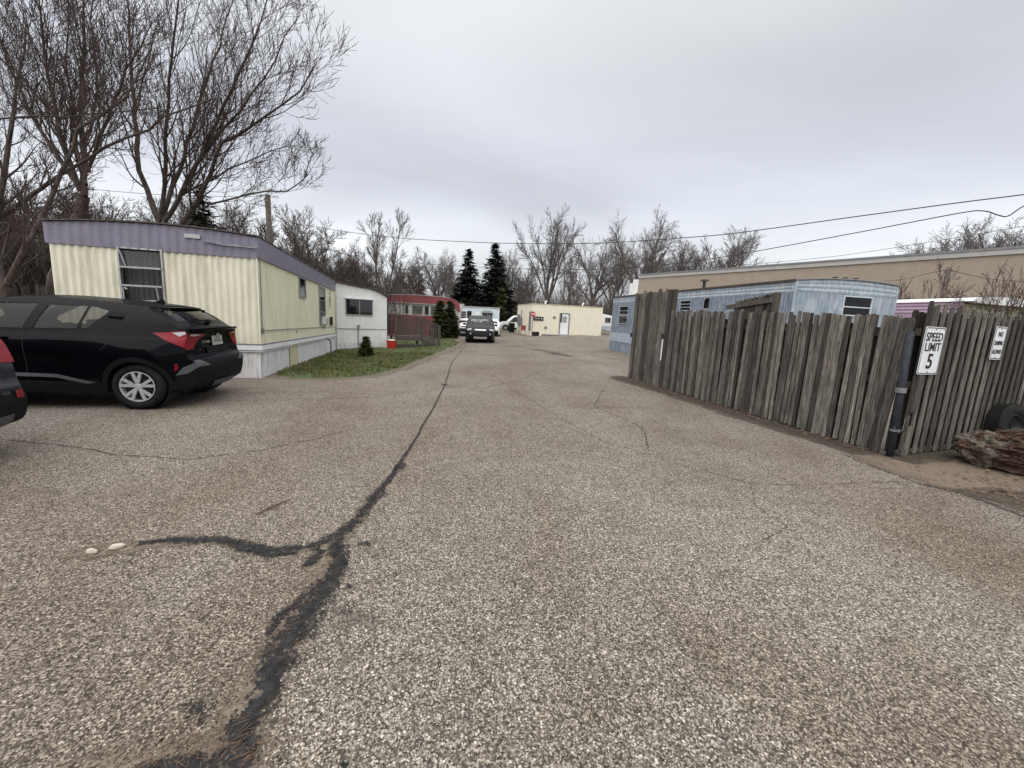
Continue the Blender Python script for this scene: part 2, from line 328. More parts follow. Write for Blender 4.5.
M['blue_d'] = pmat('weathered_blue_siding', (0.115, 0.155, 0.215), 0.55, (0.17, 0.21, 0.27), 4, dirt=(0.36, 0.385, 0.41), dscale=(7, 7, 0.7), dth=(0.46, 0.62))
M['blue_m'] = pmat('chalky_blue_end_wall', (0.20, 0.255, 0.315), 0.55, (0.25, 0.305, 0.36), 4, dirt=(0.47, 0.51, 0.54), dscale=(4, 4, 0.7), dth=(0.44, 0.62))
M['pink'] = pmat('faded_pink_siding', (0.47, 0.33, 0.42), 0.5, (0.41, 0.28, 0.37), 3)
M['palecream'] = pmat('pale_green_cream_wall', (0.46, 0.45, 0.30), 0.6)
M['glass'] = None
def glass_mat(name, col, tr, rough=0.03):
    m, nt, N, L, B = newmat(name); B.inputs['Base Color'].default_value = c4(col); B.inputs['Roughness'].default_value = rough; B.inputs['Specular IOR Level'].default_value = 0.6
    if tr:
        out = N['Material Output']; t = N.new('ShaderNodeBsdfTransparent'); t.inputs[0].default_value = (tr, tr, tr * 0.97, 1)
        g = N.new('ShaderNodeBsdfGlossy'); g.inputs['Roughness'].default_value = rough; g.inputs[0].default_value = (0.9, 0.9, 0.9, 1)
        fr = N.new('ShaderNodeFresnel'); fr.inputs[0].default_value = 1.35
        mx = N.new('ShaderNodeMixShader'); L.new(fr.outputs[0], mx.inputs[0]); L.new(t.outputs[0], mx.inputs[1]); L.new(g.outputs[0], mx.inputs[2]); L.new(mx.outputs[0], out.inputs[0])
    return m
M['glass'] = glass_mat('dark_window_glass', (0.012, 0.014, 0.016), 0)
M['carglass'] = glass_mat('tinted_car_glass', (0.01, 0.01, 0.01), 0.48)
M['winglass'] = glass_mat('clear_window_glass', (0.01, 0.01, 0.01), 0.85)
M['curtain'] = pmat('dark_grey_curtain', (0.075, 0.072, 0.075), 0.9, (0.045, 0.043, 0.046), 9, stretch=(3, 3, 0.2))
M['blind'] = pmat('pale_blind', (0.35, 0.35, 0.34), 0.8)
M['black'] = pmat('black_void', (0.01, 0.01, 0.01), 0.9)
M['carblack'] = pmat('black_car_paint', (0.0015, 0.0018, 0.003), 0.4, (0.002, 0.0024, 0.004), 3, coat=0.20, spec=0.02)
M['cargrey'] = pmat('dark_grey_car_paint', (0.008, 0.010, 0.012), 0.4, coat=0.25, spec=0.1)
M['carslate'] = pmat('dark_slate_car_paint', (0.008, 0.010, 0.013), 0.35, coat=0.5, spec=0.1)
M['clad'] = pmat('charcoal_plastic', (0.007, 0.0074, 0.008), 0.6, (0.010, 0.0104, 0.011), 30, spec=0.10)
M['clad_l'] = pmat('grey_plastic_insert', (0.075, 0.08, 0.085), 0.5)
M['rubber'] = pmat('tyre_rubber', (0.010, 0.010, 0.010), 0.85, (0.018, 0.017, 0.016), 12, spec=0.2)
M['alloy'] = pmat('silver_alloy', (0.56, 0.56, 0.57), 0.35, (0.5, 0.5, 0.5), 10, metal=0.35)
M['steel'] = pmat('dark_steel', (0.05, 0.05, 0.052), 0.5, metal=0.6)
M['chrome'] = pmat('chrome', (0.7, 0.7, 0.7), 0.12, metal=1)
def lampmat(name, col):
    m, nt, N, L, B = newmat(name); B.inputs['Base Color'].default_value = c4(col); B.inputs['Roughness'].default_value = 0.22; B.inputs['Specular IOR Level'].default_value = 0.25; B.inputs['Coat Weight'].default_value = .1
    n = N.new('ShaderNodeTexWave'); n.inputs['Scale'].default_value = 22; L.new(coords(N, L), n.inputs['Vector']); bump(N, L, n.outputs[1], 0.25, 0.004, B); return m
M['lamp_r'] = lampmat('red_lamp_lens', (0.20, 0.004, 0.012)); M['lamp_w'] = lampmat('clear_lamp_lens', (0.42, 0.42, 0.43)); M['lamp_dr'] = lampmat('dark_red_reflector', (0.16, 0.006, 0.012))
M['plate'] = pmat('plate_face', (0.50, 0.50, 0.44), 0.5, (0.26, 0.27, 0.25), 30)
M['seat'] = pmat('dark_seat_fabric', (0.03, 0.03, 0.032), 0.9)
M['signwhite'] = pmat('sign_white', (0.80, 0.82, 0.84), 0.45, (0.72, 0.74, 0.76), 8)
M['signblack'] = pmat('sign_black', (0.012, 0.012, 0.012), 0.5)
M['signred'] = pmat('sign_red', (0.45, 0.03, 0.04), 0.45)
M['pipe'] = pmat('blue_grey_painted_pipe', (0.020, 0.023, 0.029), 0.55, (0.036, 0.040, 0.047), 18, spec=0.15, dirt=(0.12, 0.075, 0.05), dscale=(8, 8, 2), dth=(0.62, 0.75))
M['bucket'] = pmat('red_plastic', (0.55, 0.035, 0.025), 0.4)
M['stone'] = pmat('pale_stone', (0.48, 0.43, 0.36), 0.8, (0.45, 0.40, 0.33), 18, bmp=0.4)
M['stick'] = pmat('brown_stick', (0.14, 0.085, 0.05), 0.9)
M['leaf'] = pmat('dead_leaf', (0.10, 0.055, 0.036), 0.8, (0.18, 0.115, 0.075), 30)
M['pole'] = bark('pole_wood', (0.07, 0.058, 0.05), (0.14, 0.12, 0.105))
M['wire'] = pmat('wire_black', (0.02, 0.02, 0.022), 0.6)
M['pvc'] = pmat('grey_conduit', (0.30, 0.30, 0.31), 0.5)
def rotwood():
    m, nt, N, L, B = newmat('rotting_red_brown_wood'); v = coords(N, L, (1, 1, 1)); n = noise_n(N, L, v, 9, 8, 0.7, 1.2)
    c = ramp(N, L, n, [(0.25, (0.012, 0.008, 0.006)), (0.42, (0.055, 0.026, 0.016)), (0.56, (0.105, 0.06, 0.04)), (0.68, (0.17, 0.115, 0.08)), (0.8, (0.38, 0.30, 0.22))])
    L.new(c, B.inputs['Base Color']); B.inputs['Roughness'].default_value = 0.95; bump(N, L, noise_n(N, L, v, 30, 6, 0.7, 2), 1.0, 0.03, B); return m
M['rot'] = rotwood()
M['log_end'] = pmat('mossy_grey_bark', (0.14, 0.12, 0.095), 0.95, (0.06, 0.05, 0.038), 14, bmp=0.8)

# ---------------------------------------------------------------- ground
rng = random.Random(7)
def sm(t):
    t = min(1.0, max(0.0, t)); return t * t * (3 - 2 * t)
def gz(x, y):
    return -0.22 * sm((y - 8) / 11) * sm((-x - 1.5) / 5) + 0.28 * sm((x - 1) / 6) * sm((y - 24) / 14)
def sheet(name, xs, ys, mat, dz, inside=None, k='structure'):
    mb = MB(); idx = {}
    for i, x in enumerate(xs):
        for j, y in enumerate(ys):
            idx[i, j] = len(mb.v); mb.v.append((x, y, gz(x, y) + dz))
    for i in range(len(xs) - 1):
        for j in range(len(ys) - 1):
            if inside is None or inside((xs[i] + xs[i + 1]) / 2, (ys[j] + ys[j + 1]) / 2):
                mb.f.append((idx[i, j], idx[i + 1, j], idx[i + 1, j + 1], idx[i, j + 1])); mb.a.append(0.5)
    o = mb.build(name, mat, smooth=True, fix=False); kind(o, k); return o
def steps(a, b, d):
    n = int(round((b - a) / d)); return [a + (b - a) * i / n for i in range(n + 1)]
far_x = [-1500, -600, -200] + steps(-80, 80, 4) + [200, 600, 1500]
far_y = [-200, -60] + steps(-20, 100, 4) + [220, 600, 1500]
sheet('ground', far_x, far_y, M['ground'], -0.06)
asph = sheet('asphalt_lot', steps(-20, 16, 0.5), steps(-6, 62, 0.5), M['asphalt'], 0.0)

def polyfill(name, pts, mat, dz, parent=None, cell=0.25, k='structure', edge_w=0.3, attr=True, hump=0.0):
    """flat patch lying on the ground, cut on a grid so that it follows it; attribute edge = 1 at the rim"""
    bm = bmesh.new(); vs_ = [bm.verts.new((p[0], p[1], 0)) for p in pts]
    f = bm.faces.new(vs_); bmesh.ops.triangulate(bm, faces=[f])
    xs = [p[0] for p in pts]; ys = [p[1] for p in pts]
    for ax, lo, hi in ((0, min(xs), max(xs)), (1, min(ys), max(ys))):
        c = math.ceil(lo / cell) * cell
        while c < hi:
            co = [0, 0, 0]; no = [0, 0, 0]; co[ax] = c; no[ax] = 1
            bmesh.ops.bisect_plane(bm, geom=bm.verts[:] + bm.edges[:] + bm.faces[:], plane_co=co, plane_no=no); c += cell
    def dist(x, y):
        d = 9
        for i in range(len(pts)):
            a = pts[i]; b = pts[(i + 1) % len(pts)]; ux, uy = b[0] - a[0], b[1] - a[1]; l = ux * ux + uy * uy + 1e-9
            t = min(1, max(0, ((x - a[0]) * ux + (y - a[1]) * uy) / l)); d = min(d, math.hypot(x - a[0] - t * ux, y - a[1] - t * uy))
        return d
    ed = []
    for v in bm.verts:
        d = dist(v.co.x, v.co.y); ed.append(max(0.0, 1 - d / edge_w)); v.co.z = gz(v.co.x, v.co.y) + dz + hump * min(1, d / 0.35)
    me = bpy.data.meshes.new(name); bm.to_mesh(me); bm.free()
    a = me.attributes.new('edge', 'FLOAT', 'POINT'); a.data.foreach_set('value', ed); me.materials.append(mat)
    me.polygons.foreach_set('use_smooth', [True] * len(me.polygons))
    o = bpy.data.objects.new(name, me); COL.objects.link(o); o.parent = parent
    if not parent: kind(o, k)
    return o
def strip(name, pts, widths, mat, dz, parent=None, jag=0.15, step=0.04, seed=1):
    """crack or seam running over the asphalt: a ribbon, attribute edge 0 in the middle and 1 at its rims"""
    r = random.Random(seed); P = []
    if not hasattr(widths, '__len__'): widths = [widths] * len(pts)
    for i in range(len(pts) - 1):
        a, b = Vector(pts[i]), Vector(pts[i + 1]); l = (b - a).length; n = max(2, int(l / step / (1 + a.length * 0.25)))
        for k in range(n): t = k / n; P.append((a.lerp(b, t), widths[i] * (1 - t) + widths[i + 1] * t))
    P.append((Vector(pts[-1]), widths[-1]))
    v = []; ed = []; off = 0
    for i, (p, w) in enumerate(P):
        t = (P[min(i + 1, len(P) - 1)][0] - P[max(i - 1, 0)][0]).normalized(); n = Vector((-t.y, t.x))
        off = off * 0.7 + r.uniform(-1, 1) * jag * w
        for k, e in ((-1, 1), (-0.5, 0.5), (0, 0), (0.5, 0.5), (1, 1)):
            q = p + n * (k * w * (1 + r.uniform(-0.2, 0.2)) + off); v.append((q.x, q.y, gz(q.x, q.y) + dz)); ed.append(e)
    f = [(i * 5 + k, i * 5 + k + 1, (i + 1) * 5 + k + 1, (i + 1) * 5 + k) for i in range(len(P) - 1) for k in range(4)]
    me = bpy.data.meshes.new(name); me.from_pydata(v, [], f)
    a = me.attributes.new('edge', 'FLOAT', 'POINT'); a.data.foreach_set('value', ed); me.materials.append(mat)
    o = bpy.data.objects.new(name, me); COL.objects.link(o); o.parent = parent
    return o
# the sealed main crack and its branch
MAINP = [(-2.7, 22.6), (-2.11, 13.76), (-1.54, 9.08), (-1.34, 6.74), (-1.2, 4.92), (-1.15, 4.05), (-1.14, 3.49), (-1.15, 3.22), (-1.14, 2.87), (-1.17, 2.63), (-1.20, 2.4), (-1.10, 2.21), (-1.07, 1.95), (-1.07, 1.71), (-1.04, 1.57), (-1.01, 1.4), (-0.98, 1.26), (-0.90, 1.13), (-0.86, 0.9), (-0.9, 0.3)]
strip('silt_seam', MAINP, [0.022] * 5 + [0.035, 0.05, 0.06, 0.07, 0.08, 0.11, 0.10, 0.09, 0.09, 0.10, 0.11, 0.12, 0.14, 0.15, 0.1], M['silt'], 0.004, asph, seed=3)
strip('sealed_crack', MAINP[:9], [0.012, 0.012, 0.013, 0.015, 0.02, 0.032, 0.04, 0.05, 0.06], M['tar'], 0.0077, asph, jag=0.3, seed=4)
strip('sealed_crack', [(-1.14, 2.87), (-1.17, 2.66), (-1.28, 2.52), (-1.40, 2.46)], [0.055, 0.07, 0.05, 0.03], M['tar'], 0.0084, asph, seed=5)
strip('sealed_crack', [(-1.12, 2.52), (-1.03, 2.21), (-1.03, 1.95), (-1.04, 1.71), (-1.01, 1.57), (-0.99, 1.4), (-0.95, 1.27), (-0.86, 1.15)], [0.05, 0.08, 0.10, 0.11, 0.095, 0.085, 0.085, 0.06], M['tar'], 0.0091, asph, jag=0.3, seed=6)
strip('sealed_crack', [(-1.22, 2.45), (-1.21, 2.33), (-1.24, 2.27)], [0.045, 0.05, 0.03], M['tar'], 0.0098, asph, seed=7)
strip('sealed_crack', [(-1.1, 2.02), (-1.15, 1.86), (-1.13, 1.72)], [0.02, 0.04, 0.02], M['tar'], 0.0105, asph, seed=8)
BR = [(-1.25, 2.50), (-1.36, 2.45), (-1.55, 2.42), (-1.79, 2.49), (-2.01, 2.51), (-2.25, 2.47), (-2.42, 2.40)]
strip('silt_seam', BR + [(-2.62, 2.33), (-2.74, 2.24)], [0.05, 0.05, 0.06, 0.07, 0.07, 0.08, 0.10, 0.09, 0.03], M['silt'], 0.004, asph, seed=9)
strip('sealed_crack', [(x, y + 0.015) for x, y in BR[1:]], [0.04, 0.05, 0.055, 0.055, 0.055, 0.03], M['tar'], 0.0112, asph, jag=0.25, seed=10)
strip('sealed_crack', [(-1.36, 2.41), (-1.5, 2.36), (-1.66, 2.40), (-1.8, 2.45)], [0.025, 0.035, 0.035, 0.02], M['tar'], 0.0119, asph, seed=11)
def blob(c, r_, seed, st=(1, 1)):
    q = random.Random(seed); n = 12; return [(c[0] + math.cos(2 * math.pi * k / n) * r_ * st[0] * q.uniform(0.6, 1.3), c[1] + math.sin(2 * math.pi * k / n) * r_ * st[1] * q.uniform(0.6, 1.3)) for k in range(n)]
strip('sealed_crack', [(-1.15, 2.62), (-1.17, 2.50), (-1.12, 2.38)], [.03, .05, .04], M['tar'], 0.0175, asph, seed=15)
for i, (c, r_, st) in enumerate([((-0.89, 2.10), 0.035, (0.6, 1.4)), ((-0.82, 1.93), 0.045, (1, 1)), ((-0.80, 2.33), 0.025, (1, 1)), ((-0.95, 2.55), 0.04, (1.5, 0.8)), ((-1.02, 2.33), 0.045, (0.9, 1.2)), ((-1.20, 1.345), 0.05, (1.1, 0.8)), ((-1.13, 1.33), 0.04, (0.5, 1.2)), ((-0.77, 1.21), 0.05, (0.6, 1.3)), ((-0.52, 1.18), 0.028, (1.2, 1)), ((-1.12, 4.0), 0.11, (0.7, 1.2)), ((-1.55, 9.1), 0.1, (1.2, 1)), ((-1.1, 3.3), 0.075, (0.8, 1.4)), ((-1.75, 2.40), 0.03, (1.5, 0.8)), ((-0.87, 2.42), 0.03, (1, 1))]):
    polyfill('tar_blot', blob(c, r_, i, st), M['tar'], 0.0126, asph, cell=0.05, edge_w=r_ * 0.7)
polyfill('tar_patch', [(-1.42, 1.0), (-1.30, 1.10), (-1.19, 1.17), (-1.08, 1.20), (-0.98, 1.19), (-0.86, 1.12), (-0.80, 1.0), (-0.8, 0.7), (-1.3, 0.7)], M['tar'], 0.0133, asph, cell=0.05, edge_w=0.05)
polyfill('silt_patch', [(-1.62, 0.95), (-1.55, 1.12), (-1.40, 1.22), (-1.20, 1.24), (-1.02, 1.27), (-0.86, 1.23), (-0.70, 1.05), (-0.72, 0.6), (-1.6, 0.6)], M['silt'], 0.005, asph, cell=0.06, edge_w=0.16)
polyfill('silt_patch', blob((-2.58, 2.31), 0.13, 41, (1.2, 0.7)), M['silt'], 0.0055, asph, cell=0.05, edge_w=0.1)
for sd_, pts, w in ((1, [(0.78, 6.02), (1.25, 5.33), (1.76, 4.79), (2.19, 4.35), (2.57, 4.03), (3.09, 4.02), (3.73, 4.15), (4.47, 4.29)], 0.010), (2, [(-5.59, 4.19), (-4.86, 4.13), (-4.02, 3.94), (-3.26, 3.9), (-2.79, 4.29), (-2.44, 4.72), (-2.15, 5.21)], 0.014),
                    (3, [(-0.63, 11.05), (0.38, 7.84), (1.25, 5.33)], 0.012), (4, [(2.57, 4.03), (2.3, 3.5), (2.35, 3.1), (1.9, 2.8)], 0.008), (5, [(-7, 6.2), (-4.4, 6.6), (-2.6, 7.4), (-1.6, 8.6)], 0.018),
                    (6, [(1.0, 12.6), (0.1, 10.2), (-0.6, 9.0), (-1.5, 8.8)], 0.025), (7, [(-4.0, 12.5), (-1.9, 13.1), (1.5, 12.0), (3.3, 11.6)], 0.025), (8, [(-3.0, 16.5), (0.5, 17.1), (4.2, 16.0)], 0.03),
                    (9, [(2.2, 9.5), (1.6, 7.6), (2.1, 6.1), (1.8, 4.9)], 0.016), (10, [(0.38, 7.84), (1.4, 7.3), (2.6, 7.7), (3.6, 7.2)], 0.016)):
    strip('hairline_crack', pts, w, M['hair'], 0.004, asph, jag=1.2, step=0.03, seed=sd_)
polyfill('tar_patch', [(0.4, 21.6), (1.3, 22.0), (2.4, 20.3), (3.1, 18.2), (2.4, 17.6), (1.5, 18.8), (1.4, 20.2)], M['hair'], 0.006, asph, cell=0.5, edge_w=0.8)
polyfill('tar_patch', [(-0.9, 23.3), (0.2, 23.9), (0.9, 22.9), (0.0, 22.4)], M['hair'], 0.006, asph, cell=0.5, edge_w=0.7)
# seam where the lot meets the dirt in front of the fence
strip('open_joint', [(4.55, 5.30), (4.50, 5.0), (4.51, 4.79), (4.6, 4.25), (4.82, 4.05), (4.87, 3.82), (4.85, 3.53), (5.0, 2.9)], [0.015, 0.02, 0.025, 0.03, 0.05, 0.06, 0.06, 0.06], M['hair'], 0.008, asph, jag=0.3, seed=21)
strip('dark_foot_strip', [(3.18, 12.2), (3.30, 11.75), (3.75, 10.0), (4.25, 8.1), (4.72, 6.35), (5.0, 5.25)], [.2, .42, .42, .42, .42, .3], M['dark_layer'], 0.005, asph, jag=.15, step=.1, seed=71)  # soft-edged dark brown band along the fence foot
strip('dark_foot_strip', [(5.1, 5.12), (5.7, 5.33), (7.2, 5.9), (9, 6.5)], [.2, .25, .3, .3], M['dark_layer'], 0.013, asph, jag=.15, step=.1, seed=72)
dirt = polyfill('dirt_strip', [(4.56, 5.2), (4.56, 4.79), (4.66, 4.25), (4.90, 4.08), (4.98, 3.82), (4.98, 3.5), (5.2, 2.5), (12, 2.5), (12, 8.2), (5.3, 5.3)], M['dust'], 0.006, None, cell=0.3, edge_w=0.5)
polyfill('leaf_mould_strip', [(4.78, 4.12), (5.4, 4.25), (6.2, 4.0), (8, 3.8), (8, 2.8), (5.05, 2.9), (4.92, 3.55), (4.90, 3.85)], M['dark_layer'], 0.015, None, cell=0.2, edge_w=0.6)
def ragedge(P, a, step=.25):
    r = random.Random(8); out = []
    for i in range(len(P)):
        p, q_ = Vector(P[i]), Vector(P[(i + 1) % len(P)]); n = max(1, int((q_ - p).length / step))
        for k in range(n): c_ = p.lerp(q_, k / n); out.append((c_.x + r.gauss(0, a), c_.y + r.gauss(0, a)))
    return out
lawn = polyfill('lawn', ragedge([(-5.5, 8.98), (-5.23, 8.8), (-4.22, 9.1), (-3.45, 9.75), (-3.22, 11.2), (-3.25, 14.5), (-3.15, 19.0), (-3.05, 23.4), (-3.9, 27), (-4.5, 31.0), (-9, 32), (-8.5, 19.6), (-8.0, 18.2)], .045), M['lawn'], -0.02, None, cell=0.5, edge_w=0.5, hump=0.07)
LP = [(-5.5, 9.1), (-5.23, 8.86), (-4.22, 9.16), (-3.5, 9.8), (-3.3, 11.2), (-3.32, 14.5), (-3.22, 19.0), (-3.15, 23.4), (-4.0, 27), (-4.6, 31.0), (-8.2, 31), (-8.0, 20.4), (-6.35, 20.2), (-7.9, 18.2)]
def inpoly(x, y, P):
    c = False; j = len(P) - 1
    for i in range(len(P)):
        if (P[i][1] > y) != (P[j][1] > y) and x < (P[j][0] - P[i][0]) * (y - P[i][1]) / (P[j][1] - P[i][1]) + P[i][0]: c = not c
        j = i
    return c
g = MB(); q = random.Random(2); n = 0
while n < 26000:
    x = q.uniform(-8.5, -3.1); y = q.uniform(8.8, 31) if q.random() < 0.35 else q.uniform(8.8, 17)
    if not inpoly(x, y, LP): continue
    n += 1
    d = mn.noise(Vector((x * 1.3, y * 1.3, 3)))
    if d < -0.12 and q.random() < 0.75: continue
    h = q.uniform(0.03, 0.08) * (1 + max(0, d)); w = q.uniform(0.006, 0.014) * (1 + y / 25); a = q.uniform(0, 6.28); z = gz(x, y) + 0.045
    g.cur = min(1, max(0, 0.5 + d + q.uniform(-0.35, 0.35)))
    g.add([(x - w * math.cos(a), y - w * math.sin(a), z), (x + w * math.cos(a), y + w * math.sin(a), z), (x + q.uniform(-.04, .04), y + q.uniform(-.04, .04), z + h)], [(0, 1, 2)])
tag(kind(g.build('grass', M['grass'], fix=False), 'stuff'), 'short patchy green grass beside the yellow trailer', 'grass')
# leaf litter by the rotting log and along the dirt
g = MB(); q = random.Random(5)
for i in range(1400):
    if i < 1000: x = q.gauss(6.3, 0.8); y = q.gauss(3.9, 0.45)
    else: s = q.uniform(0, 6); x = 3.5 + 1.7 * s / 6 + q.uniform(-0.35, -0.02); y = 11.8 - 6.5 * s / 6
    if i < 1000 and (x < 4.95 or y > 4.9): continue
    w = q.uniform(0.012, 0.035); rot = Matrix.Rotation(q.uniform(0, 6.28), 3, 'Z') @ Matrix.Rotation(q.uniform(-.5, .5), 3, 'X'); g.cur = q.random()
    g.add([rot @ Vector(p) + Vector((x, y, gz(x, y) + 0.022)) for p in ((-w, 0, 0), (0, -w * .6, .004), (w, 0, 0), (0, w * .6, .006))], [(0, 1, 2, 3)])
tag(kind(g.build('leaves', M['leaf'], fix=False), 'stuff'), 'brown dead leaves scattered by the fence and log', 'leaves')
# needles and small dead weeds in the silt near the camera
g = MB(); q = random.Random(6)
for i in range(260):
    if i < 170: x = q.gauss(-1.02, 0.16); y = q.gauss(1.2, 0.05)
    else: x = q.gauss(-1.12, 0.035); y = q.uniform(1.6, 2.45)
    a = q.gauss(0.5, 0.9); l = q.uniform(0.02, 0.05); z = gz(x, y) + 0.013
    g.beam((x, y, z), (x + l * math.cos(a), y + l * math.sin(a), z + q.uniform(0, 0.012)), 0.0012, 0.0012)
tag(kind(g.build('needle_debris', M['leaf'], fix=False), 'stuff'), 'brown needles caught in the sealed crack', 'debris')
# loose chippings in the near crack
def stone(label, x, y, sx, sy, rz):
    bm = bmesh.new(); bmesh.ops.create_icosphere(bm, subdivisions=3, radius=1)
    for v in bm.verts: v.co *= 1 + 0.22 * mn.noise(v.co * 1.7 + Vector((x * 9, y, 0))); v.co.x *= sx; v.co.y *= sy; v.co.z = max(v.co.z, -0.4) * 0.022
    me = bpy.data.meshes.new('stone'); bm.to_mesh(me); bm.free(); me.materials.append(M['stone']); me.polygons.foreach_set('use_smooth', [True] * len(me.polygons))
    o = bpy.data.objects.new('stone', me); COL.objects.link(o); o.location = (x, y, 0.014); o.rotation_euler.z = rz; tag(o, label, 'stone', 'pale stones in the crack')
stone('pale stone in the end of the branch crack, the whiter oval one', -2.50, 2.365, 0.042, 0.020, 0.5)
stone('small dull stone half sunk in silt at the very tip of the crack', -2.60, 2.30, 0.034, 0.013, 0.1)
g = MB(); g.tube([(-1.92, 2.86, 0.012), (-1.88, 2.97, 0.018), (-1.81, 3.13, 0.012)], [0.006, 0.008, 0.004], 6)
tag(g.build('stick', M['stick'], smooth=True), 'thin brown stick lying on the asphalt left of the long crack', 'stick')

# ---------------------------------------------------------------- fences
def board(mb, p, u, n, w, th, z0, h, lean=0, leanout=0, top='dog', r=rng):
    """one picket: centre foot p, along u, facing n"""
    mb.cur = r.random()
    c = w * 0.22
    prof = [(-w / 2, 0), (w / 2, 0), (w / 2, h - c), (w / 2 - c, h), (-w / 2 + c, h), (-w / 2, h - c)]
    if top == 'flat': prof = [(-w / 2, 0), (w / 2, 0), (w / 2, h - r.uniform(0, .01)), (-w / 2, h)]
    if top == 'round': prof = [(-w / 2, 0), (w / 2, 0), (w / 2, h - c), (w / 2 - c * .35, h - c * .35), (w / 2 - c, h), (-w / 2 + c, h), (-w / 2 + c * .35, h - c * .35), (-w / 2, h - c)]
    m = len(prof); vv = []
    for k in (0, 1):
        for a, z in prof: vv.append(Vector(p) + u * (a + lean * z) + n * (k * th + leanout * z) + Vector((0, 0, z0 + z)))
    mb.add(vv, [tuple(range(m))[::-1], tuple(range(m, 2 * m))] + [(i, (i + 1) % m, (i + 1) % m + m, i + m) for i in range(m)])
FA, FB = Vector((3.46, 11.86, 0)), Vector((5.20, 5.30, 0)); FU = (FB - FA).normalized(); FN = Vector((FU.y, -FU.x, 0))   # FN points to the road
if FN.x > 0: FN = -FN
# tall gate-like end panel
t = thing('fence_panel', 'tall end panel of weathered grey boards, higher than the long fence beside it', 'fence panel', FA)
g = MB(); s = 0.02; FL = (FB - FA).length
while s < 1.62:
    w = rng.uniform(0.125, 0.15); board(g, FU * (s + w / 2) + FN * rng.uniform(0.0, 0.012), FU, FN, w, 0.02, 0.02, 2.44 + rng.uniform(-0.04, 0.06) + s * 0.02, rng.uniform(-.006, .006), top='round'); s += w + rng.uniform(-0.004, 0.006)
g.build('boards', M['fence'], t)
for z in (0.35, 1.3, 2.25):
    g = MB(); g.beam(FU * 0.03 - FN * 0.03 + Vector((0, 0, z)), FU * 1.6 - FN * 0.03 + Vector((0, 0, z)), 0.04, 0.09); g.build('rail', M['rail'], t)
g = MB(); g.box(FU * 1.70 - FN * 0.05 + Vector((0, 0, 1.25)), (0.1, 0.1, 2.5), Matrix.Rotation(math.atan2(FU.y, FU.x), 3, 'Z')); g.build('post', M['rail'], t)
g = MB(); g.box(FU * 0.0 + FN * 0.03 + Vector((0, 0, 1.28)), (0.05, 0.07, 0.12)); g.build('latch', M['steel'], t)
g = MB(); g.box(FU * 1.52 + FN * 0.028 + Vector((0, 0, 0.98)), (0.05, 0.008, 0.55), Matrix.Rotation(math.atan2(FU.y, FU.x), 3, 'Z')); g.build('painted_strip', M['white'], t)
g = MB(); g.box(FU * 1.5 + FN * 0.03 + Vector((0, 0, 1.33)), (0.07, 0.03, 0.12), Matrix.Rotation(math.atan2(FU.y, FU.x), 3, 'Z')); g.build('hinge', M['steel'], t)
# long run
t = thing('board_fence', 'long run of close set weathered grey boards beside the asphalt', 'fence', FA)
g = MB(); s = 1.70
while s < 6.62:
    w = rng.uniform(0.055, 0.095); front = rng.random() < 0.5
    h = 1.97 - (s - 1.7) * 0.018 + rng.uniform(-0.035, 0.03)
    board(g, FU * (s + w / 2) + FN * rng.uniform(0.0, 0.03), FU, FN, w, 0.018, 0.0 + rng.uniform(0, .03), h, rng.uniform(-.02, .02), rng.uniform(-.008, .014), top='dog'); s += w + rng.choice((-.004, .006, .012, .02, .032))
for s_, l_ in ((6.56, 0.02), (6.63, 0.06)): board(g, FU * s_ + FN * 0.05, FU, FN, 0.15, 0.022, 0.0, 1.86, l_, 0.0, 'dog')
g.build('boards', M['fence'], t)
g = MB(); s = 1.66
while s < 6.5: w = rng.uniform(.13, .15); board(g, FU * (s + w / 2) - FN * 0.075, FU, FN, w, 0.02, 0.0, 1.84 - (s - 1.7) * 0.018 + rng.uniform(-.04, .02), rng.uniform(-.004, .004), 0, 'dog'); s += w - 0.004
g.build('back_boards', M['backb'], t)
for z in (0.3, 1.0, 1.65):
    g = MB(); g.beam(FU * 1.75 - FN * 0.03 + Vector((0, 0, z)), FU * 6.6 - FN * 0.03 + Vector((0, 0, z)), 0.04, 0.09); g.build('rail', M['rail'], t)
for s_ in (3.9, 6.2):
    g = MB(); g.box(FU * s_ - FN * 0.1 + Vector((0, 0, 0.95)), (0.1, 0.1, 1.9)); g.build('post', M['rail'], t)
# right run, boards with gaps
RA = Vector((5.25, 5.26, 0)); RU = Vector((math.cos(R(20)), math.sin(R(20)), 0)); RN = Vector((RU.y, -RU.x, 0))
t = thing('board_fence', 'gappy run of leaning grey boards carrying the two small signs', 'fence', RA)
g = MB(); s = 0.0; k = 0
while s < 6.5:
    w = rng.uniform(0.075, 0.10); h = 1.97 + rng.uniform(-0.03, 0.03) + (0.05 if s < 1.2 else 0)
    board(g, RU * (s + w / 2) + RN * 0.02, RU, RN, w, 0.014, 0.03, h, rng.uniform(-.008, .008), 0.0, 'dog')
    s += w + rng.uniform(0.065, 0.095); k += 1
g.build('boards', M['fence'], t)
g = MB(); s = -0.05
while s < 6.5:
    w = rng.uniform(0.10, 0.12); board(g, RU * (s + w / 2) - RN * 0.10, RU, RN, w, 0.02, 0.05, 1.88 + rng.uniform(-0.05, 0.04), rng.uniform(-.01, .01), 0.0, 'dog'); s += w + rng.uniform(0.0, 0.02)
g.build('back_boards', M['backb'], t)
for z in (0.35, 0.98, 1.68):
    g = MB(); g.beam(RU * 0.0 - RN * 0.03 + Vector((0, 0, z)), RU * 6.5 - RN * 0.03 + Vector((0, 0, z)), 0.055, 0.09); g.build('rail', M['rail'], t)
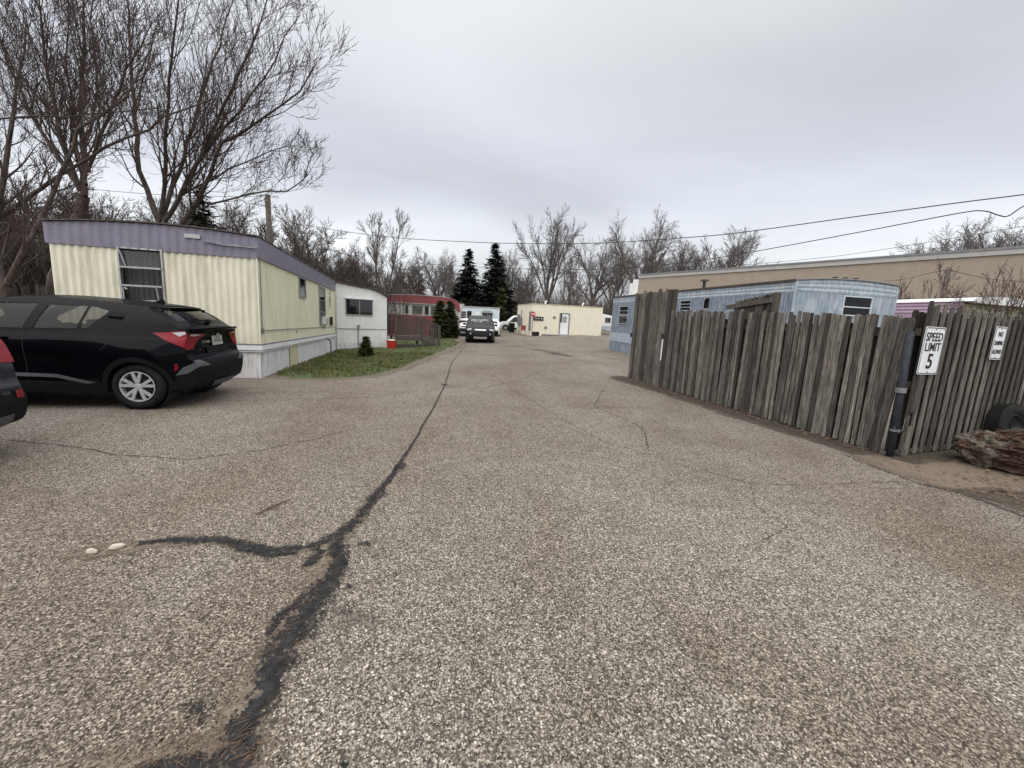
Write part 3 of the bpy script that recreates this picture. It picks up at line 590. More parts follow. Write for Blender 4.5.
g = MB(); board(g, RU * 0.03 + RN * 0.03, RU, RN, 0.06, 0.02, 0.02, 0.55, -.05, 0.02, 'flat'); board(g, RU * 0.1 + RN * 0.035, RU, RN, 0.09, 0.02, 0.62, 1.4, .01, 0.0, 'dog'); board(g, RU * 0.11 + RN * 0.045, RU, RN, 0.07, 0.02, 0.02, 0.42, -0.16, 0.05, 'flat')
g.build('broken_board', M['fence'], t)
# pipe post at the corner
t = thing('gate_post', 'blue grey metal pipe post leaning at the fence corner', 'post', (5.14, 5.21, 0))
pt_ = at(911, 331, 5.28) - Vector((5.14, 5.21, 0)); g = MB(); g.tube([(0, 0, -0.05), tuple(pt_ * .5), tuple(pt_)], 0.042, 20); g.build('pipe', M['pipe'], t, smooth=True)
g = MB(); g.tube([tuple(pt_ * .52), tuple(pt_ * .56)], 0.058, 20); g.build('clamp', M['galv'], t); g = MB(); g.tube([(0, 0.005, 0.36), (0, 0.005, 0.385)], 0.053, 20); g.build('clamp', M['galv'], t, smooth=False)
g = MB(); g.tube([(-0.06, -0.03, 0.42), (0.0, -0.055, 0.36), (0.07, -0.03, 0.40), (0.1, 0.0, 0.55)], 0.004, 5); g.build('wire_tie', M['galv'], t)

# signs
def sign(name, label, s, z, w, h, lines, hole=True):
    p = RA + RU * s + RN * 0.062 + Vector((0, 0, z)); rz = math.atan2(RU.y, RU.x)
    t = thing(name, label, 'sign', p, rz)
    c = 0.03; pts = []
    for cx, cz, a0 in ((w / 2 - c, h / 2 - c, 0), (-w / 2 + c, h / 2 - c, 90), (-w / 2 + c, -h / 2 + c, 180), (w / 2 - c, -h / 2 + c, 270)):
        for k in range(5): a = R(a0 + k * 22.5); pts.append((cx + c * math.cos(a), cz + c * math.sin(a)))
    g = MB(); g.prism(pts, 0, 0.003); g.build('sign_face', M['signwhite'], t)
    # thin black border line
    g = MB(); i_, o_ = 0.016, 0.010
    def rr(m): return [(x * (1 - 2 * m / w), zz * (1 - 2 * m / h)) for x, zz in pts]
    a, b = rr(o_), rr(i_ + 0.004); n_ = len(pts)
    g.add([(x, -0.0025, zz) for x, zz in a] + [(x, -0.0025, zz) for x, zz in b], [(i, (i + 1) % n_, (i + 1) % n_ + n_, i + n_) for i in range(n_)]); g.build('border', M['signblack'], t)
    for body, size, dz, sx, off in lines: text(body, size, M['signblack'], t, (0, -0.003, dz), (R(90), 0, 0), sx=sx, off=off)
    for dz in (h / 2 - 0.033, -h / 2 + 0.033):
        g = MB(); g.lathe((0, -0.006, dz), [(0.001, 0), (0.009, 0), (0.009, 0.006), (0.001, 0.006)], 10); g.build('bolt', M['galv'], t)
sign('speed_limit_sign', 'white rectangular speed limit 5 sign on the fence near the pipe post', 0.19, 1.445, 0.45, 0.62, [('SPEED', 0.155, 0.175, 0.88, 0.002), ('LIMIT', 0.155, 0.045, 0.94, 0.002), ('5', 0.27, -0.145, 1.05, 0.005)])
sign('dumping_sign', 'smaller narrow white notice with three short lines, right of the speed sign', 1.77, 1.585, 0.305, 0.47, [('NO', 0.095, 0.125, 0.8, 0.002), ('DUMPING', 0.085, 0.0, 0.58, 0.001), ('ALLOWED', 0.085, -0.125, 0.58, 0.001)])

# tyre leaning on the fence
def tyre_prof(ro, ri, w, n=0):
    h = w / 2; return [(ri, -h * .72), (ri + .02, -h * .92), (ri + (ro - ri) * .55, -h), (ro - .03, -h * .9), (ro - .008, -h * .74), (ro, -h * .4), (ro, 0), (ro, h * .4), (ro - .008, h * .74), (ro - .03, h * .9), (ri + (ro - ri) * .55, h), (ri + .02, h * .92), (ri, h * .72)]
t = thing('old_tyre', 'black bare tyre leaning on the fence behind the log', 'tyre', (7.45, 5.84, 0.345), rot=(R(-14), 0, R(12)))
g = MB(); g.lathe((0, 0, 0), tyre_prof(0.36, 0.2, 0.22), 48, close=True); g.build('tyre_body', M['rubber'], t, smooth=True)
g = MB()
for k in range(60):
    for r_ in (-0.055, 0, 0.055):
        m = Matrix.Rotation(2 * math.pi * (k + (0.5 if r_ == 0 else 0)) / 60, 3, 'Y'); c = m @ Vector((0.361, r_, 0)); g.box(c, (0.012, 0.045, 0.026), m)
g.build('tread', M['rubber'], t)
g = MB(); g.lathe((0, 0, 0), [(0.20, -0.08), (0.19, -0.085), (0.185, -0.05), (0.17, 0.0), (0.06, 0.01), (0.06, 0.02), (0.18, 0.02), (0.19, 0.085), (0.2, 0.08)], 40, close=False); g.build('rim', M['steel'], t, smooth=True)

# rotting log
bm = bmesh.new(); bmesh.ops.create_icosphere(bm, subdivisions=6, radius=1)
for v in bm.verts:
    c = v.co.copy(); lx, ly, lz = 0.98, 0.44, 0.31
    n1 = mn.fractal(Vector((c.x * 0.9, c.y * 4, c.z * 4)), 0.8, 2.2, 6); n2 = mn.turbulence(Vector((c.x * 2.4, c.y * 8, c.z * 8)), 5, True)
    k = 1 + 0.30 * n1 + 0.16 * (n2 - 0.9)
    v.co = Vector((c.x * lx * (1 + 0.1 * n1), c.y * ly * k, c.z * lz * k))
    v.co.z = max(v.co.z, -0.255 + 0.02 * n1) + 0.07 * c.x * (-1) * 0
me = bpy.data.meshes.new('log'); bm.to_mesh(me); bm.free(); me.materials.append(M['rot']); me.polygons.foreach_set('use_smooth', [False] * len(me.polygons))
log = thing('rotting_log', 'crumbling red brown rotten log lying in front of the tyre', 'log', (6.83, 4.66, 0.26), rot=(0, R(-3), R(-33)))
o = bpy.data.objects.new('wood_mass', me); COL.objects.link(o); o.parent = log
g = MB(); q = random.Random(9)
for i in range(520):
    a = q.uniform(-0.3, math.pi + 0.3); x = q.uniform(-0.85, 0.9); rr_ = math.sqrt(max(0.05, 1 - (x / 1.0) ** 2)) * q.uniform(0.86, 1.06); p = Vector((x, -0.44 * rr_ * math.cos(a), 0.31 * rr_ * math.sin(a)))
    d = Vector((q.gauss(1, .3), q.gauss(0, .45), q.gauss(0, .3))).normalized(); l = q.uniform(0.04, 0.2); g.cur = q.random(); g.beam(p - d * l / 2, p + d * l / 2, q.uniform(.008, .05), q.uniform(.006, .02), (q.gauss(0, 1), q.gauss(0, 1), q.gauss(0, 1)))
g.build('splinters', M['rot'], log, fix=False)
bm = bmesh.new(); bmesh.ops.create_icosphere(bm, subdivisions=5, radius=1)
for v in bm.verts:
    k = 1 + .3 * mn.fractal(v.co * 2.2, .8, 2.2, 5); v.co = Vector((-0.72 + v.co.x * .26 * k, v.co.y * .30 * k, v.co.z * .22 * k))
me = bpy.data.meshes.new('bark_end'); bm.to_mesh(me); bm.free(); me.materials.append(M['log_end']); o = bpy.data.objects.new('bark_end', me); COL.objects.link(o); o.parent = log
g = MB(); g.tube([(0.30, -0.05, 0.24), (0.34, -0.10, 0.30), (0.42, -0.12, 0.31), (0.5, -0.10, 0.27), (0.53, -0.1, 0.2)], 0.013, 8); tag(g.build('pipe_offcut', M['white'], None, smooth=True), 'bent piece of white tube on top of the rotten log', 'tube')
bpy.data.objects['pipe_offcut'].matrix_world = Matrix.Translation((6.83, 4.66, 0.28)) @ Matrix.Rotation(R(-33), 4, 'Z')
g = MB(); q = random.Random(12)

# wooden slatted pallet behind the fence
t = thing('slatted_pallet', 'dark slatted wooden frame standing behind the long fence', 'pallet', (4.66, 8.98, 0), rz=math.atan2(-0.9, 0.26))
g = MB()
for k in range(11): board(g, Vector((0.05 + k * 0.088, 0, 0)), Vector((1, 0, 0)), Vector((0, -1, 0)), 0.07, 0.02, 0.2, 1.99 + k * 0.014, 0.10, 0, 'dog')
g.build('slats', M['rail'], t)
g = MB(); g.beam((0.0, -0.04, 2.06), (1.12, -0.04, 2.19), 0.04, 0.09); g.beam((1.14, 0, 0.1), (1.16, 0, 2.33), 0.09, 0.09); g.build('frame', M['deck'], t)

# ---------------------------------------------------------------- trailers and buildings
def corr(mb, A, B, z0, z1, pitch=0.135, depth=0.014, holes=(), n=None, prof='sin', zf=None):
    """corrugated wall from A to B (x,y), holes (s0,s1,za,zb) left open; zf(s) gives a varying top"""
    A = Vector((A[0], A[1], 0)); B = Vector((B[0], B[1], 0)); L_ = (B - A).length; u = (B - A) / L_; n = Vector((u.y, -u.x, 0)) if n is None else Vector(n)
    S = set()
    k = 0
    while k * pitch / 8 < L_: S.add(round(k * pitch / 8, 4)); k += 1
    S.add(round(L_, 4))
    for h in holes: S.add(round(h[0], 4)); S.add(round(h[1], 4))
    S = sorted(S)
    def off(s):
        ph = s / pitch * 2 * math.pi
        return depth * (math.sin(ph) if prof == 'sin' else (1 if (s / pitch) % 1 < 0.12 else 0))
    for a, b in zip(S[:-1], S[1:]):
        m = (a + b) / 2; ints = [(z0, None)]
        hs = sorted([(h[2], h[3]) for h in holes if h[0] <= m <= h[1]])
        segs = []; z = z0
        for za, zb in hs: segs.append((z, za, False)); z = zb
        segs.append((z, z1, True))
        for za, zb, topmost in segs:
            ta = zf(a) if (topmost and zf) else zb; tb = zf(b) if (topmost and zf) else zb
            pa = A + u * a + n * off(a); pb = A + u * b + n * off(b)
            mb.add([(pa.x, pa.y, za), (pb.x, pb.y, za), (pb.x, pb.y, tb), (pa.x, pa.y, ta)], [(0, 1, 2, 3)])
def window(parent, A, u, s0, s1, z0, z1, n, frame=M['alu'], glass=M['glass'], depth=0.06, bars=(), fw=0.035, lab=None, vbars=(), back=None):
    """framed window on a wall; A origin, u along, n outward"""
    A = Vector(A); g = MB(); rot = Matrix((u, n, Vector((0, 0, 1)))).transposed()
    def bar(sa, sb, za, zb, d=0.0, th=0.03): g.box(A + u * ((sa + sb) / 2) + n * (d + th / 2) + Vector((0, 0, (za + zb) / 2)), (sb - sa, th, zb - za), rot)
    bar(s0 - fw, s0, z0 - fw, z1 + fw); bar(s1, s1 + fw, z0 - fw, z1 + fw); bar(s0, s1, z1, z1 + fw, th=0.04); bar(s0, s1, z0 - fw, z0, th=0.045)
    for b in bars: bar(s0, s1, b - 0.012, b + 0.012, 0, 0.02)
    for b in vbars: bar(b - 0.015, b + 0.015, z0, z1, 0, 0.022)
    w = g.build('window', frame, parent)
    g = MB(); g.box(A + u * ((s0 + s1) / 2) + n * 0.004 + Vector((0, 0, (z0 + z1) / 2)), (s1 - s0, 0.006, z1 - z0), rot); g.build('pane', glass, w)
    return w
UX, UY, UZ = Vector((1, 0, 0)), Vector((0, 1, 0)), Vector((0, 0, 1))
TZ = R(14.9)
# yellow trailer: local x towards -3.54 is the end wall, local y the long side
W, LN = 3.54, 9.55
yt = thing('mobile_home', 'yellow ribbed trailer home with a purple fascia and dirty white skirting', 'mobile home', (-5.604, 8.824, 0), rot=(-R(1.28), 0, TZ))
arch = lambda s: 2.975 + 0.10 * (1 - ((s - W / 2) / (W / 2)) ** 2) + (0.05 * s / W)
win = (W - 2.43, W - 1.73, 1.28, 2.585)
g = MB(); corr(g, (-W, 0), (0, 0), 0.73, 2.62, 0.132, 0.013, [win]); g.build('end_wall', M['yellow'], yt, smooth=True, fix=False)
g = MB(); corr(g, (0, 0), (0, LN), 0.73, 2.62, 0.40, 0.006, [], prof='step'); corr(g, (0, LN), (-W, LN), 0.73, 3.0, 0.4, 0.006); corr(g, (-W, LN), (-W, 0), 0.73, 2.62, 0.4, 0.006); g.build('side_wall', M['yellow2'], yt, fix=False)
g = MB(); corr(g, (-W - 0.03, -0.03), (0.03, -0.03), 2.585, 3.0, 0.16, 0.008, zf=arch); g.build('fascia', M['purple'], yt, smooth=True, fix=False)
g = MB(); g.b2(0.025, 0.045, -0.03, LN + 0.02, 2.60, 3.03); g.b2(-W - 0.045, -W - 0.025, -0.03, LN + 0.02, 2.60, 3.03); g.build('fascia', M['purple'], yt)
g = MB(); nS = 16; vv = []
for k in range(nS + 1):
    s = k / nS * (W + 0.12) - 0.06; z = arch(min(W, max(0, s))) + 0.012
    for y in (-0.075, LN + 0.05):
        vv += [(s - W, y, z), (s - W, y, z + 0.025)]
g.add(vv, [f for k in range(nS) for f in ((4 * k, 4 * k + 2, 4 * k + 6, 4 * k + 4), (4 * k + 1, 4 * k + 3, 4 * k + 7, 4 * k + 5), (4 * k, 4 * k + 1, 4 * k + 5, 4 * k + 4), (4 * k + 2, 4 * k + 3, 4 * k + 7, 4 * k + 6))] + [(0, 1, 3, 2), (4 * nS, 4 * nS + 1, 4 * nS + 3, 4 * nS + 2)])
g.build('roof', M['roofedge'], yt)
for k in range(14): y = 0.3 + k * 0.66 + rng.uniform(-.1, .1); g = MB(); g.b2(0.03, 0.065, y, y + rng.uniform(0.1, 0.5), 3.045, 3.06); g.build('roof_patch', M['alu'], yt)
g = MB(); g.b2(-0.95, 0.06, -0.052, -0.04, 2.81, 2.835); g.tube([(-0.95, -0.07, 2.86), (-0.6, -0.075, 2.80), (0.03, -0.075, 2.79), (0.06, -0.06, 2.74), (0.05, -0.04, 2.62), (0.05, 0.03, 2.5), (0.03, 0.06, 1.1)], 0.012, 8); g.build('drain_pipe', M['galv'], yt)
g = MB(); g.b2(-1.28, -1.0, -0.06, -0.038, 2.89, 2.97); g.build('roof_vent_cover', M['alu'], yt)
g = MB(); g.b2(-W - 0.02, 0.035, -0.035, -0.018, 0.72, 0.755); g.b2(0.018, 0.035, -0.02, LN, 0.72, 0.755); g.build('belt_trim', M['purple'], yt)
g = MB(); g.b2(-W - 0.03, 0.05, -0.045, -0.01, 0.58, 0.72); g.b2(0.01, 0.05, -0.02, LN, 0.58, 0.72); g.build('belt_board', M['white'], yt)
g = MB(); g.b2(-W - 0.03, 0.05, -0.05, -0.046, 0.60, 0.62); g.b2(0.0505, 0.054, -0.02, LN, 0.60, 0.62); g.build('belt_line', M['galv'], yt)
g = MB(); corr(g, (-W, 0), (0, 0), -0.06, 0.6, 0.1, 0.008); g.build('skirting', M['skirt'], yt, smooth=True, fix=False)
g = MB(); corr(g, (0, 0), (0, 2.2), -0.06, 0.6, 0.28, 0.008, prof='step'); g.build('skirting', M['skirt'], yt, fix=False); g = MB(); corr(g, (0, 3.1), (0, LN), -0.06, 0.6, 0.28, 0.008, prof='step'); g.build('skirting', M['skirt'], yt, fix=False)
g = MB(); corr(g, (0.01, 2.2), (0.01, 3.1), -0.06, 0.6, 0.3, 0.006, prof='step'); sk = g.build('skirting', M['skirt_y'], yt, fix=False); sk['label'] = 'cream skirting panel'
g = MB(); g.b2(-0.01, 0.02, -0.03, 0.0, 0.58, 2.62); g.build('corner_trim', M['yellow'], yt)
g = MB(); g.tube([(0.03, 0.08, 1.05), (0.025, LN, 1.05)], 0.012, 6); g.b2(0.012, 0.05, 0.04, 0.12, 0.98, 1.1); g.b2(0.008, 0.02, 3.0, 3.05, 0.93, 0.99); g.build('cable_run', M['galv'], yt)
# broken jalousie window in the end wall
w = MB(); s0, s1, z0, z1 = win[0] - W, win[1] - W, win[2], win[3]
w.b2(s0 - .03, s0, -.035, .05, z0 - .03, z1 + .03); w.b2(s1, s1 + .03, -.035, .05, z0 - .03, z1 + .03); w.b2(s0, s1, -.035, .05, z1, z1 + .03); w.b2(s0, s1, -.035, .05, z0 - .03, z0)
wo = w.build('window', M['alu'], yt)
g = MB(); nn = 40; vv = []
for k in range(nn + 1): x = s0 + (s1 - s0) * k / nn; y = 0.12 + 0.02 * math.sin(k * 1.15) + 0.008 * math.sin(k * 2.7); vv += [(x, y, z0), (x, y, z1)]
g.add(vv, [(2 * k, 2 * k + 2, 2 * k + 3, 2 * k + 1) for k in range(nn)]); g.build('curtain', M['curtain'], wo, smooth=True, fix=False)
g = MB(); h = (z1 - z0) / 3.9
for zc, yo in ((z1 - 0.03, -0.05),):
    g.add([(s0 + .02, 0.0, zc), (s1 - .02, 0.0, zc), (s1 - .02, yo, zc - 0.31), (s0 + .02, yo, zc - 0.31)], [(0, 1, 2, 3)])
g.build('pane', M['winglass'], wo, fix=False)
g = MB()
for zc in (z1 - 0.36, z1 - 0.72): g.beam((s0, -0.055, zc), (s1, -0.05, zc + .005), 0.02, 0.035)
g.beam((s0 + 0.02, -0.06, z1 - 0.02), (s0 + 0.12, -0.07, z1 - 0.34), 0.012, 0.014); g.beam((s0 + .04, -0.05, z1 - 1.04), (s1 - .05, -0.07, z1 - 1.0), 0.02, 0.03); g.beam((s1 - .1, -0.07, z1 - 0.72), (s1 - .06, -0.05, z1 - 1.1), 0.015, 0.02); g.beam((s0 + .06, -0.05, z1 - .76), (s0 + .12, -0.08, z1 - 0.8), 0.02, 0.03); g.beam((s0 + .03, -0.05, z1 - .76), (s0 + .05, -0.06, z1 - 1.2), 0.015, 0.015)
g.build('bent_bar', M['alu'], wo)
g = MB(); g.beam((s0 + .1, -0.05, z1 - 1.1), (s0 + .4, -0.09, z1 - 1.04), 0.03, 0.03); g.build('loose_strip', M['white'], wo)
# side windows, air conditioner, house number, letter slot
def swin(y0, y1, z0, z1, bars=(), glass=M['glass']): return window(yt, (0.006, 0, 0), UY, y0, y1, z0, z1, UX, bars=bars, glass=glass)
swin(3.46, 4.18, 2.02, 2.55)
wv = swin(6.25, 7.28, 1.18, 2.50, bars=(2.06, 1.62), glass=M['winglass'])
g = MB(); g.b2(-0.03, -0.02, 6.25, 7.28, 1.18, 2.5); g.build('blind', M['blind'], wv); g = MB(); g.b2(0.012, 0.016, 6.4, 7.0, 1.35, 2.02); g.build('dark_gap', M['curtain'], wv)
ac = MB(); ac.b2(0.01, 0.16, 6.62, 7.12, 1.16, 1.44); a_ = ac.build('air_conditioner', M['white'], yt, bevel=0.015)
g = MB()
for k in range(5): g.b2(0.161, 0.166, 6.65, 7.09, 1.19 + k * 0.045, 1.21 + k * 0.045)
g.build('grille', M['galv'], a_)
g = MB(); g.beam((0.02, 6.85, 1.0), (0.14, 6.85, 1.15), 0.03, 0.03); g.build('bracket', M['galv'], yt)
for ch, z, m in (('1', 2.42, M['galv']), ('5', 2.16, M['signblack']), ('1', 1.93, M['signblack'])): text(ch, 0.30 if ch == '5' else 0.24, m, yt, (0.022, 8.35, z), (R(90), 0, R(90)), name='number', sx=1.4, off=0.008, extr=0.002)
g = MB(); g.b2(0.012, 0.09, 8.28, 8.52, 1.10, 1.46); g.build('mailbox', M['signblack'], yt, bevel=0.01)
g = MB(); g.tube([(0.02, 7.3, 0.62), (0.2, 7.25, 0.5), (0.25, 7.0, 0.2), (0.3, 6.6, 0.02)], 0.02, 8); g.build('hose', M['rubber'], yt)

# white annex behind it
wt = thing('mobile_home', 'small white trailer end with a two pane window behind the yellow home', 'mobile home', (-8.163, 18.50, -0.22), rz=math.atan2(1.526, 1.815))
L2 = 2.37; prof = [(0, 0), (L2, 0), (L2, 2.42), (L2 - 0.07, 2.56), (L2 - 0.3, 2.70), (L2 / 2, 2.86), (0, 3.0)]
g = MB(); corr(g, (0, 0), (L2, 0), 0.0, 2.9, 0.2, 0.005, [(0.40, 1.62, 1.62, 2.32)], prof='step', zf=lambda s: 3.0 - 0.14 * s / (L2 / 2) if s < L2 / 2 else 2.86 - 0.36 * ((s - L2 / 2) / (L2 / 2)) ** 2)
corr(g, (L2, 0), (L2, 6), 0.0, 2.5, 0.3, 0.005, prof='step'); corr(g, (0, 6), (0, 0), 0, 2.9, 0.3, 0.005); g.build('wall', M['white'], wt, fix=False)
g = MB(); vv = []; fs = []
for k in range(9):
    s = k / 8 * (L2 + 0.12) - 0.04; ss = min(s, L2); z = (3.0 - 0.14 * ss / (L2 / 2) if ss < L2 / 2 else 2.86 - 0.36 * ((ss - L2 / 2) / (L2 / 2)) ** 2) + 0.02
    for y in (-0.1, 6.1): vv += [(s, y, z), (s, y, z + 0.05)]
fs = [f for k in range(8) for f in ((4 * k, 4 * k + 2, 4 * k + 6, 4 * k + 4), (4 * k + 1, 4 * k + 3, 4 * k + 7, 4 * k + 5), (4 * k, 4 * k + 1, 4 * k + 5, 4 * k + 4), (4 * k + 2, 4 * k + 3, 4 * k + 7, 4 * k + 6))] + [(0, 1, 3, 2), (32, 33, 35, 34)]
g.add(vv, fs); g.build('roof', M['roofedge'], wt)
window(wt, (0, -0.006, 0), UX, 0.42, 1.62, 1.62, 2.30, -UY, vbars=(1.03,), frame=M['alu'])
g = MB(); g.b2(0.34, 1.70, -0.10, 0.0, 2.335, 2.36); g.build('window_hood', M['white'], wt)
g = MB(); g.b2(0.0, L2, -0.02, -0.004, 0.93, 0.955); g.build('belt_trim', M['galv'], wt)
g = MB(); g.b2(0.0, L2 + .01, -0.012, -0.003, 0.0, 0.25); g.b2(0.0, L2 + .01, -0.016, -0.013, 0.25, 0.27); g.build('skirting', M['skirt'], wt)
g = MB(); g.tube([(0.95, -0.04, 0.0), (0.95, -0.04, 1.05)], 0.03, 8); g.b2(0.9, 1.02, -0.1, -0.02, 1.0, 1.14); g.build('meter_pipe', M['pvc'], wt)
g = MB(); g.b2(L2 + 0.008, L2 + 0.03, 0.6, 1.35, 0.3, 2.3); g.build('door', M['galv'], wt)

# red and white trailer with the rounded red roof
rt_o = at(388, 331, 33.0); rt_o.z = -0.2
rt = thing('mobile_home', 'white trailer with a rounded dark red roof and red lower band', 'mobile home', rt_o, rz=R(6))
L3 = 5.6
def roundprof(L_, H, r_, z0=0.0): return [(0, z0), (L_, z0), (L_, H - r_)] + [(L_ - r_ + r_ * math.cos(a), H - r_ + r_ * math.sin(a)) for a in (R(30), R(60))] + [(L_ - r_, H), (0, H)]
g = MB(); g.prism([(0, 0.9), (L3, 0.9), (L3, 2.55), (0, 2.55)], 0, 3.4); g.build('wall', M['offwhite'], rt)
g = MB(); g.prism([(-0.02, 0), (L3 + 0.02, 0), (L3 + 0.02, 1.62), (-0.02, 1.62)], -0.02, 3.42); g.build('lower_band', M['red_roof'], rt)
g = MB(); g.prism([(-0.1, 2.56), (L3 - 0.5, 2.56), (L3 - 0.15, 2.42), (L3 + 0.02, 2.1), (L3 + 0.16, 2.1), (L3 + 0.12, 2.65), (L3 - 0.1, 2.98), (L3 - 0.45, 3.14), (L3 / 2, 3.24), (-0.1, 3.12)], -0.12, 3.5); g.build('roof', M['red_roof'], rt)
g = MB(); g.b2(-0.1, L3 - 0.4, -0.14, -0.122, 2.55, 2.6); g.tube([(x, -0.13, 3.16 + 0.1 * math.sin(x * 0.6)) for x in (0, 1.2, 2.6, 4, 5)], 0.02, 5); g.build('roof_trim', M['coping'], rt)
for a, b, c, d, m in ((1.95, 2.75, 1.75, 2.4, M['winglass']), (2.95, 3.25, 1.75, 2.4, M['glass']), (3.45, 4.3, 1.75, 2.4, M['winglass']), (1.4, 1.6, 1.75, 2.4, M['glass'])):
    ww = window(rt, (0, -0.008, 0), UX, a, b, c, d, -UY, frame=M['alu'], glass=m)
    if m is M['winglass']: g = MB(); g.b2(a, b, -0.004, -0.001, c, d); g.build('curtain', M['blind'], ww); 
g = MB(); g.tube([(0.55, -0.1, 1.6), (0.55, -0.1, 3.0)], 0.03, 6); g.build('vent_pipe', M['galv'], rt)

# lattice porch with steps in front of it
pt = thing('wooden_porch', 'grey wooden porch with lattice side and short stairs', 'porch', (-6.02, 20.25, -0.2), rz=R(26))
for i, (x, y, h) in enumerate(((0.05, 0, 1.72), (1.42, 0, 1.62), (2.28, 0, 1.22), (0.05, 1.4, 1.7), (1.42, 1.4, 1.6), (2.28, 1.2, 1.2))):
    g = MB(); g.b2(x - 0.05, x + 0.05, y - 0.05, y + 0.05, 0, h); g.build('post', M['deck'], pt)
g = MB(); g.b2(0, 1.45, -0.02, 1.45, 0.55, 0.62); g.b2(0, 1.45, -0.03, 0.0, 0.40, 0.56); g.b2(0, 1.45, -0.03, 0.0, 0.1, 0.22); g.build('deck_floor', M['deck'], pt)
g = MB()
for k in range(-8, 14):
    x0 = k * 0.125
    for sgn in (1, -1):
        a = (x0, 0.66) if sgn > 0 else (x0 + 0.85, 0.66); pts = []
        t0, t1 = 0.0, 0.85
        xa, xb = a[0], a[0] + sgn * 0.85
        # clip to the panel
        lo = max(0, min(1, ((0.1 - xa) / (xb - xa)) if sgn > 0 else ((1.38 - xa) / (xb - xa)))); hi = max(0, min(1, ((1.38 - xa) / (xb - xa)) if sgn > 0 else ((0.1 - xa) / (xb - xa))))
        if hi - lo > 0.03: g.beam((xa + (xb - xa) * lo, 0.02 * sgn * 0.3, 0.66 + 0.85 * lo), (xa + (xb - xa) * hi, 0.02 * sgn * 0.3, 0.66 + 0.85 * hi), 0.042, 0.012, (0, 1, 0))
g.build('lattice', M['deck'], pt)
for a_, b_ in (((-0.02, 0, 1.66), (1.5, 0, 1.56)), ((1.42, 0, 1.56), (2.34, 0, 1.16)), ((1.42, 1.3, 1.56), (2.34, 1.2, 1.16))): g = MB(); g.beam(a_, b_, 0.09, 0.05); g.build('handrail', M['deck'], pt)
for k in range(7):
    x = 1.5 + k * 0.12; g = MB(); g.b2(x - 0.03, x + 0.03, -0.02, 0.02, 0.12, 1.50 - k * 0.05); g.build('baluster', M['deck'], pt)
for k in range(3):
    g = MB(); g.b2(1.45 + k * 0.28, 1.76 + k * 0.28, 0.03, 1.2, 0.42 - k * 0.17, 0.46 - k * 0.17); g.build('stair_tread', M['deck'], pt)
g = MB()
g.beam((1.45, 0.04, 0.35), (2.3, 0.04, -0.02), 0.04, 0.2); g.build('stringer', M['deck'], pt)

# red tub with a lid by the white wall
t = thing('red_tub', 'red plastic tub with a white lid beside the porch', 'tub', (-6.0, 19.62, -0.2))
g = MB(); g.lathe((0, 0, 0), [(0.001, 0.0), (0.19, 0.0), (0.24, 0.4), (0.255, 0.4), (0.255, 0.43), (0.001, 0.43)], 28, 'z', close=False); g.build('tub_body', M['bucket'], t, smooth=False)
g = MB(); g.lathe((0, 0, 0), [(0.001, 0.432), (0.18, 0.432), (0.17, 0.47), (0.001, 0.475)], 24, 'z', close=False); g.build('lid', M['white'], t)
g = MB(); g.b2(-0.35, 0.35, -0.3, 0.25, -0.0, 0.04); tag(g.build('paving_slab', M['offwhite']), 'pale concrete slab under the red tub', 'slab'); bpy.data.objects['paving_slab'].location = (-6.0, 19.6, -0.21)

# ice white trailer far back, and a white shed corner left of it
o_ = at(457, 327, 42); o_.z = -0.22
it = thing('mobile_home', 'low ice white trailer behind the grey car, with a louvred window', 'mobile home', o_, rz=R(3))
g = MB(); g.b2(0, 4.35, 0, 8, 0.3, 2.72); g.build('wall', M['iceblue'], it)
g = MB(); g.b2(-0.08, 4.43, -0.08, 8.1, 2.722, 2.80); g.build('roof', M['coping'], it)
g = MB(); g.b2(0.05, 4.3, 0.03, 7.9, 0, 0.3); g.build('skirting', M['galv'], it)
window(it, (0, -0.006, 0), UX, 0.30, 0.90, 1.5, 2.25, -UY, bars=(1.7, 1.88, 2.06), frame=M['white']); window(it, (0, -0.006, 0), UX, 1.02, 1.45, 1.45, 2.3, -UY, frame=M['alu'])
aw = window(it, (0, -0.006, 0), UX, 2.6, 3.6, 1.4, 2.2, -UY, frame=M['alu'], vbars=(3.1,))
g = MB(); g.prism([(2.5, 2.22)] + [(3.1 - 0.62 * math.cos(R(a)), 2.22 + 0.26 * math.sin(R(a))) for a in range(15, 180, 15)] + [(3.7, 2.22)], -0.35, -0.02); g.build('awning', M['blind'], aw)
g = MB(); g.b2(1.8, 2.3, -0.02, 0.0, 0.35, 2.2); g.build('door', M['white'], it)
o_ = at(455, 327, 36); o_.z = -0.22
sh = thing('white_shed', 'white shed wall with a sloped roof edge behind the red roofed trailer', 'shed', o_, rz=R(4))
g = MB(); g.prism([(-2.2, 0), (0.25, 0), (0.30, 2.0), (0.62, 2.85), (-2.2, 2.85)], 0, 3.0); g.build('wall', M['white'], sh)
g = MB(); g.prism([(-2.2, 2.86), (0.68, 2.86), (0.68, 2.92), (-2.2, 2.92)], -0.1, 3.1); g.build('roof', M['roofedge'], sh)

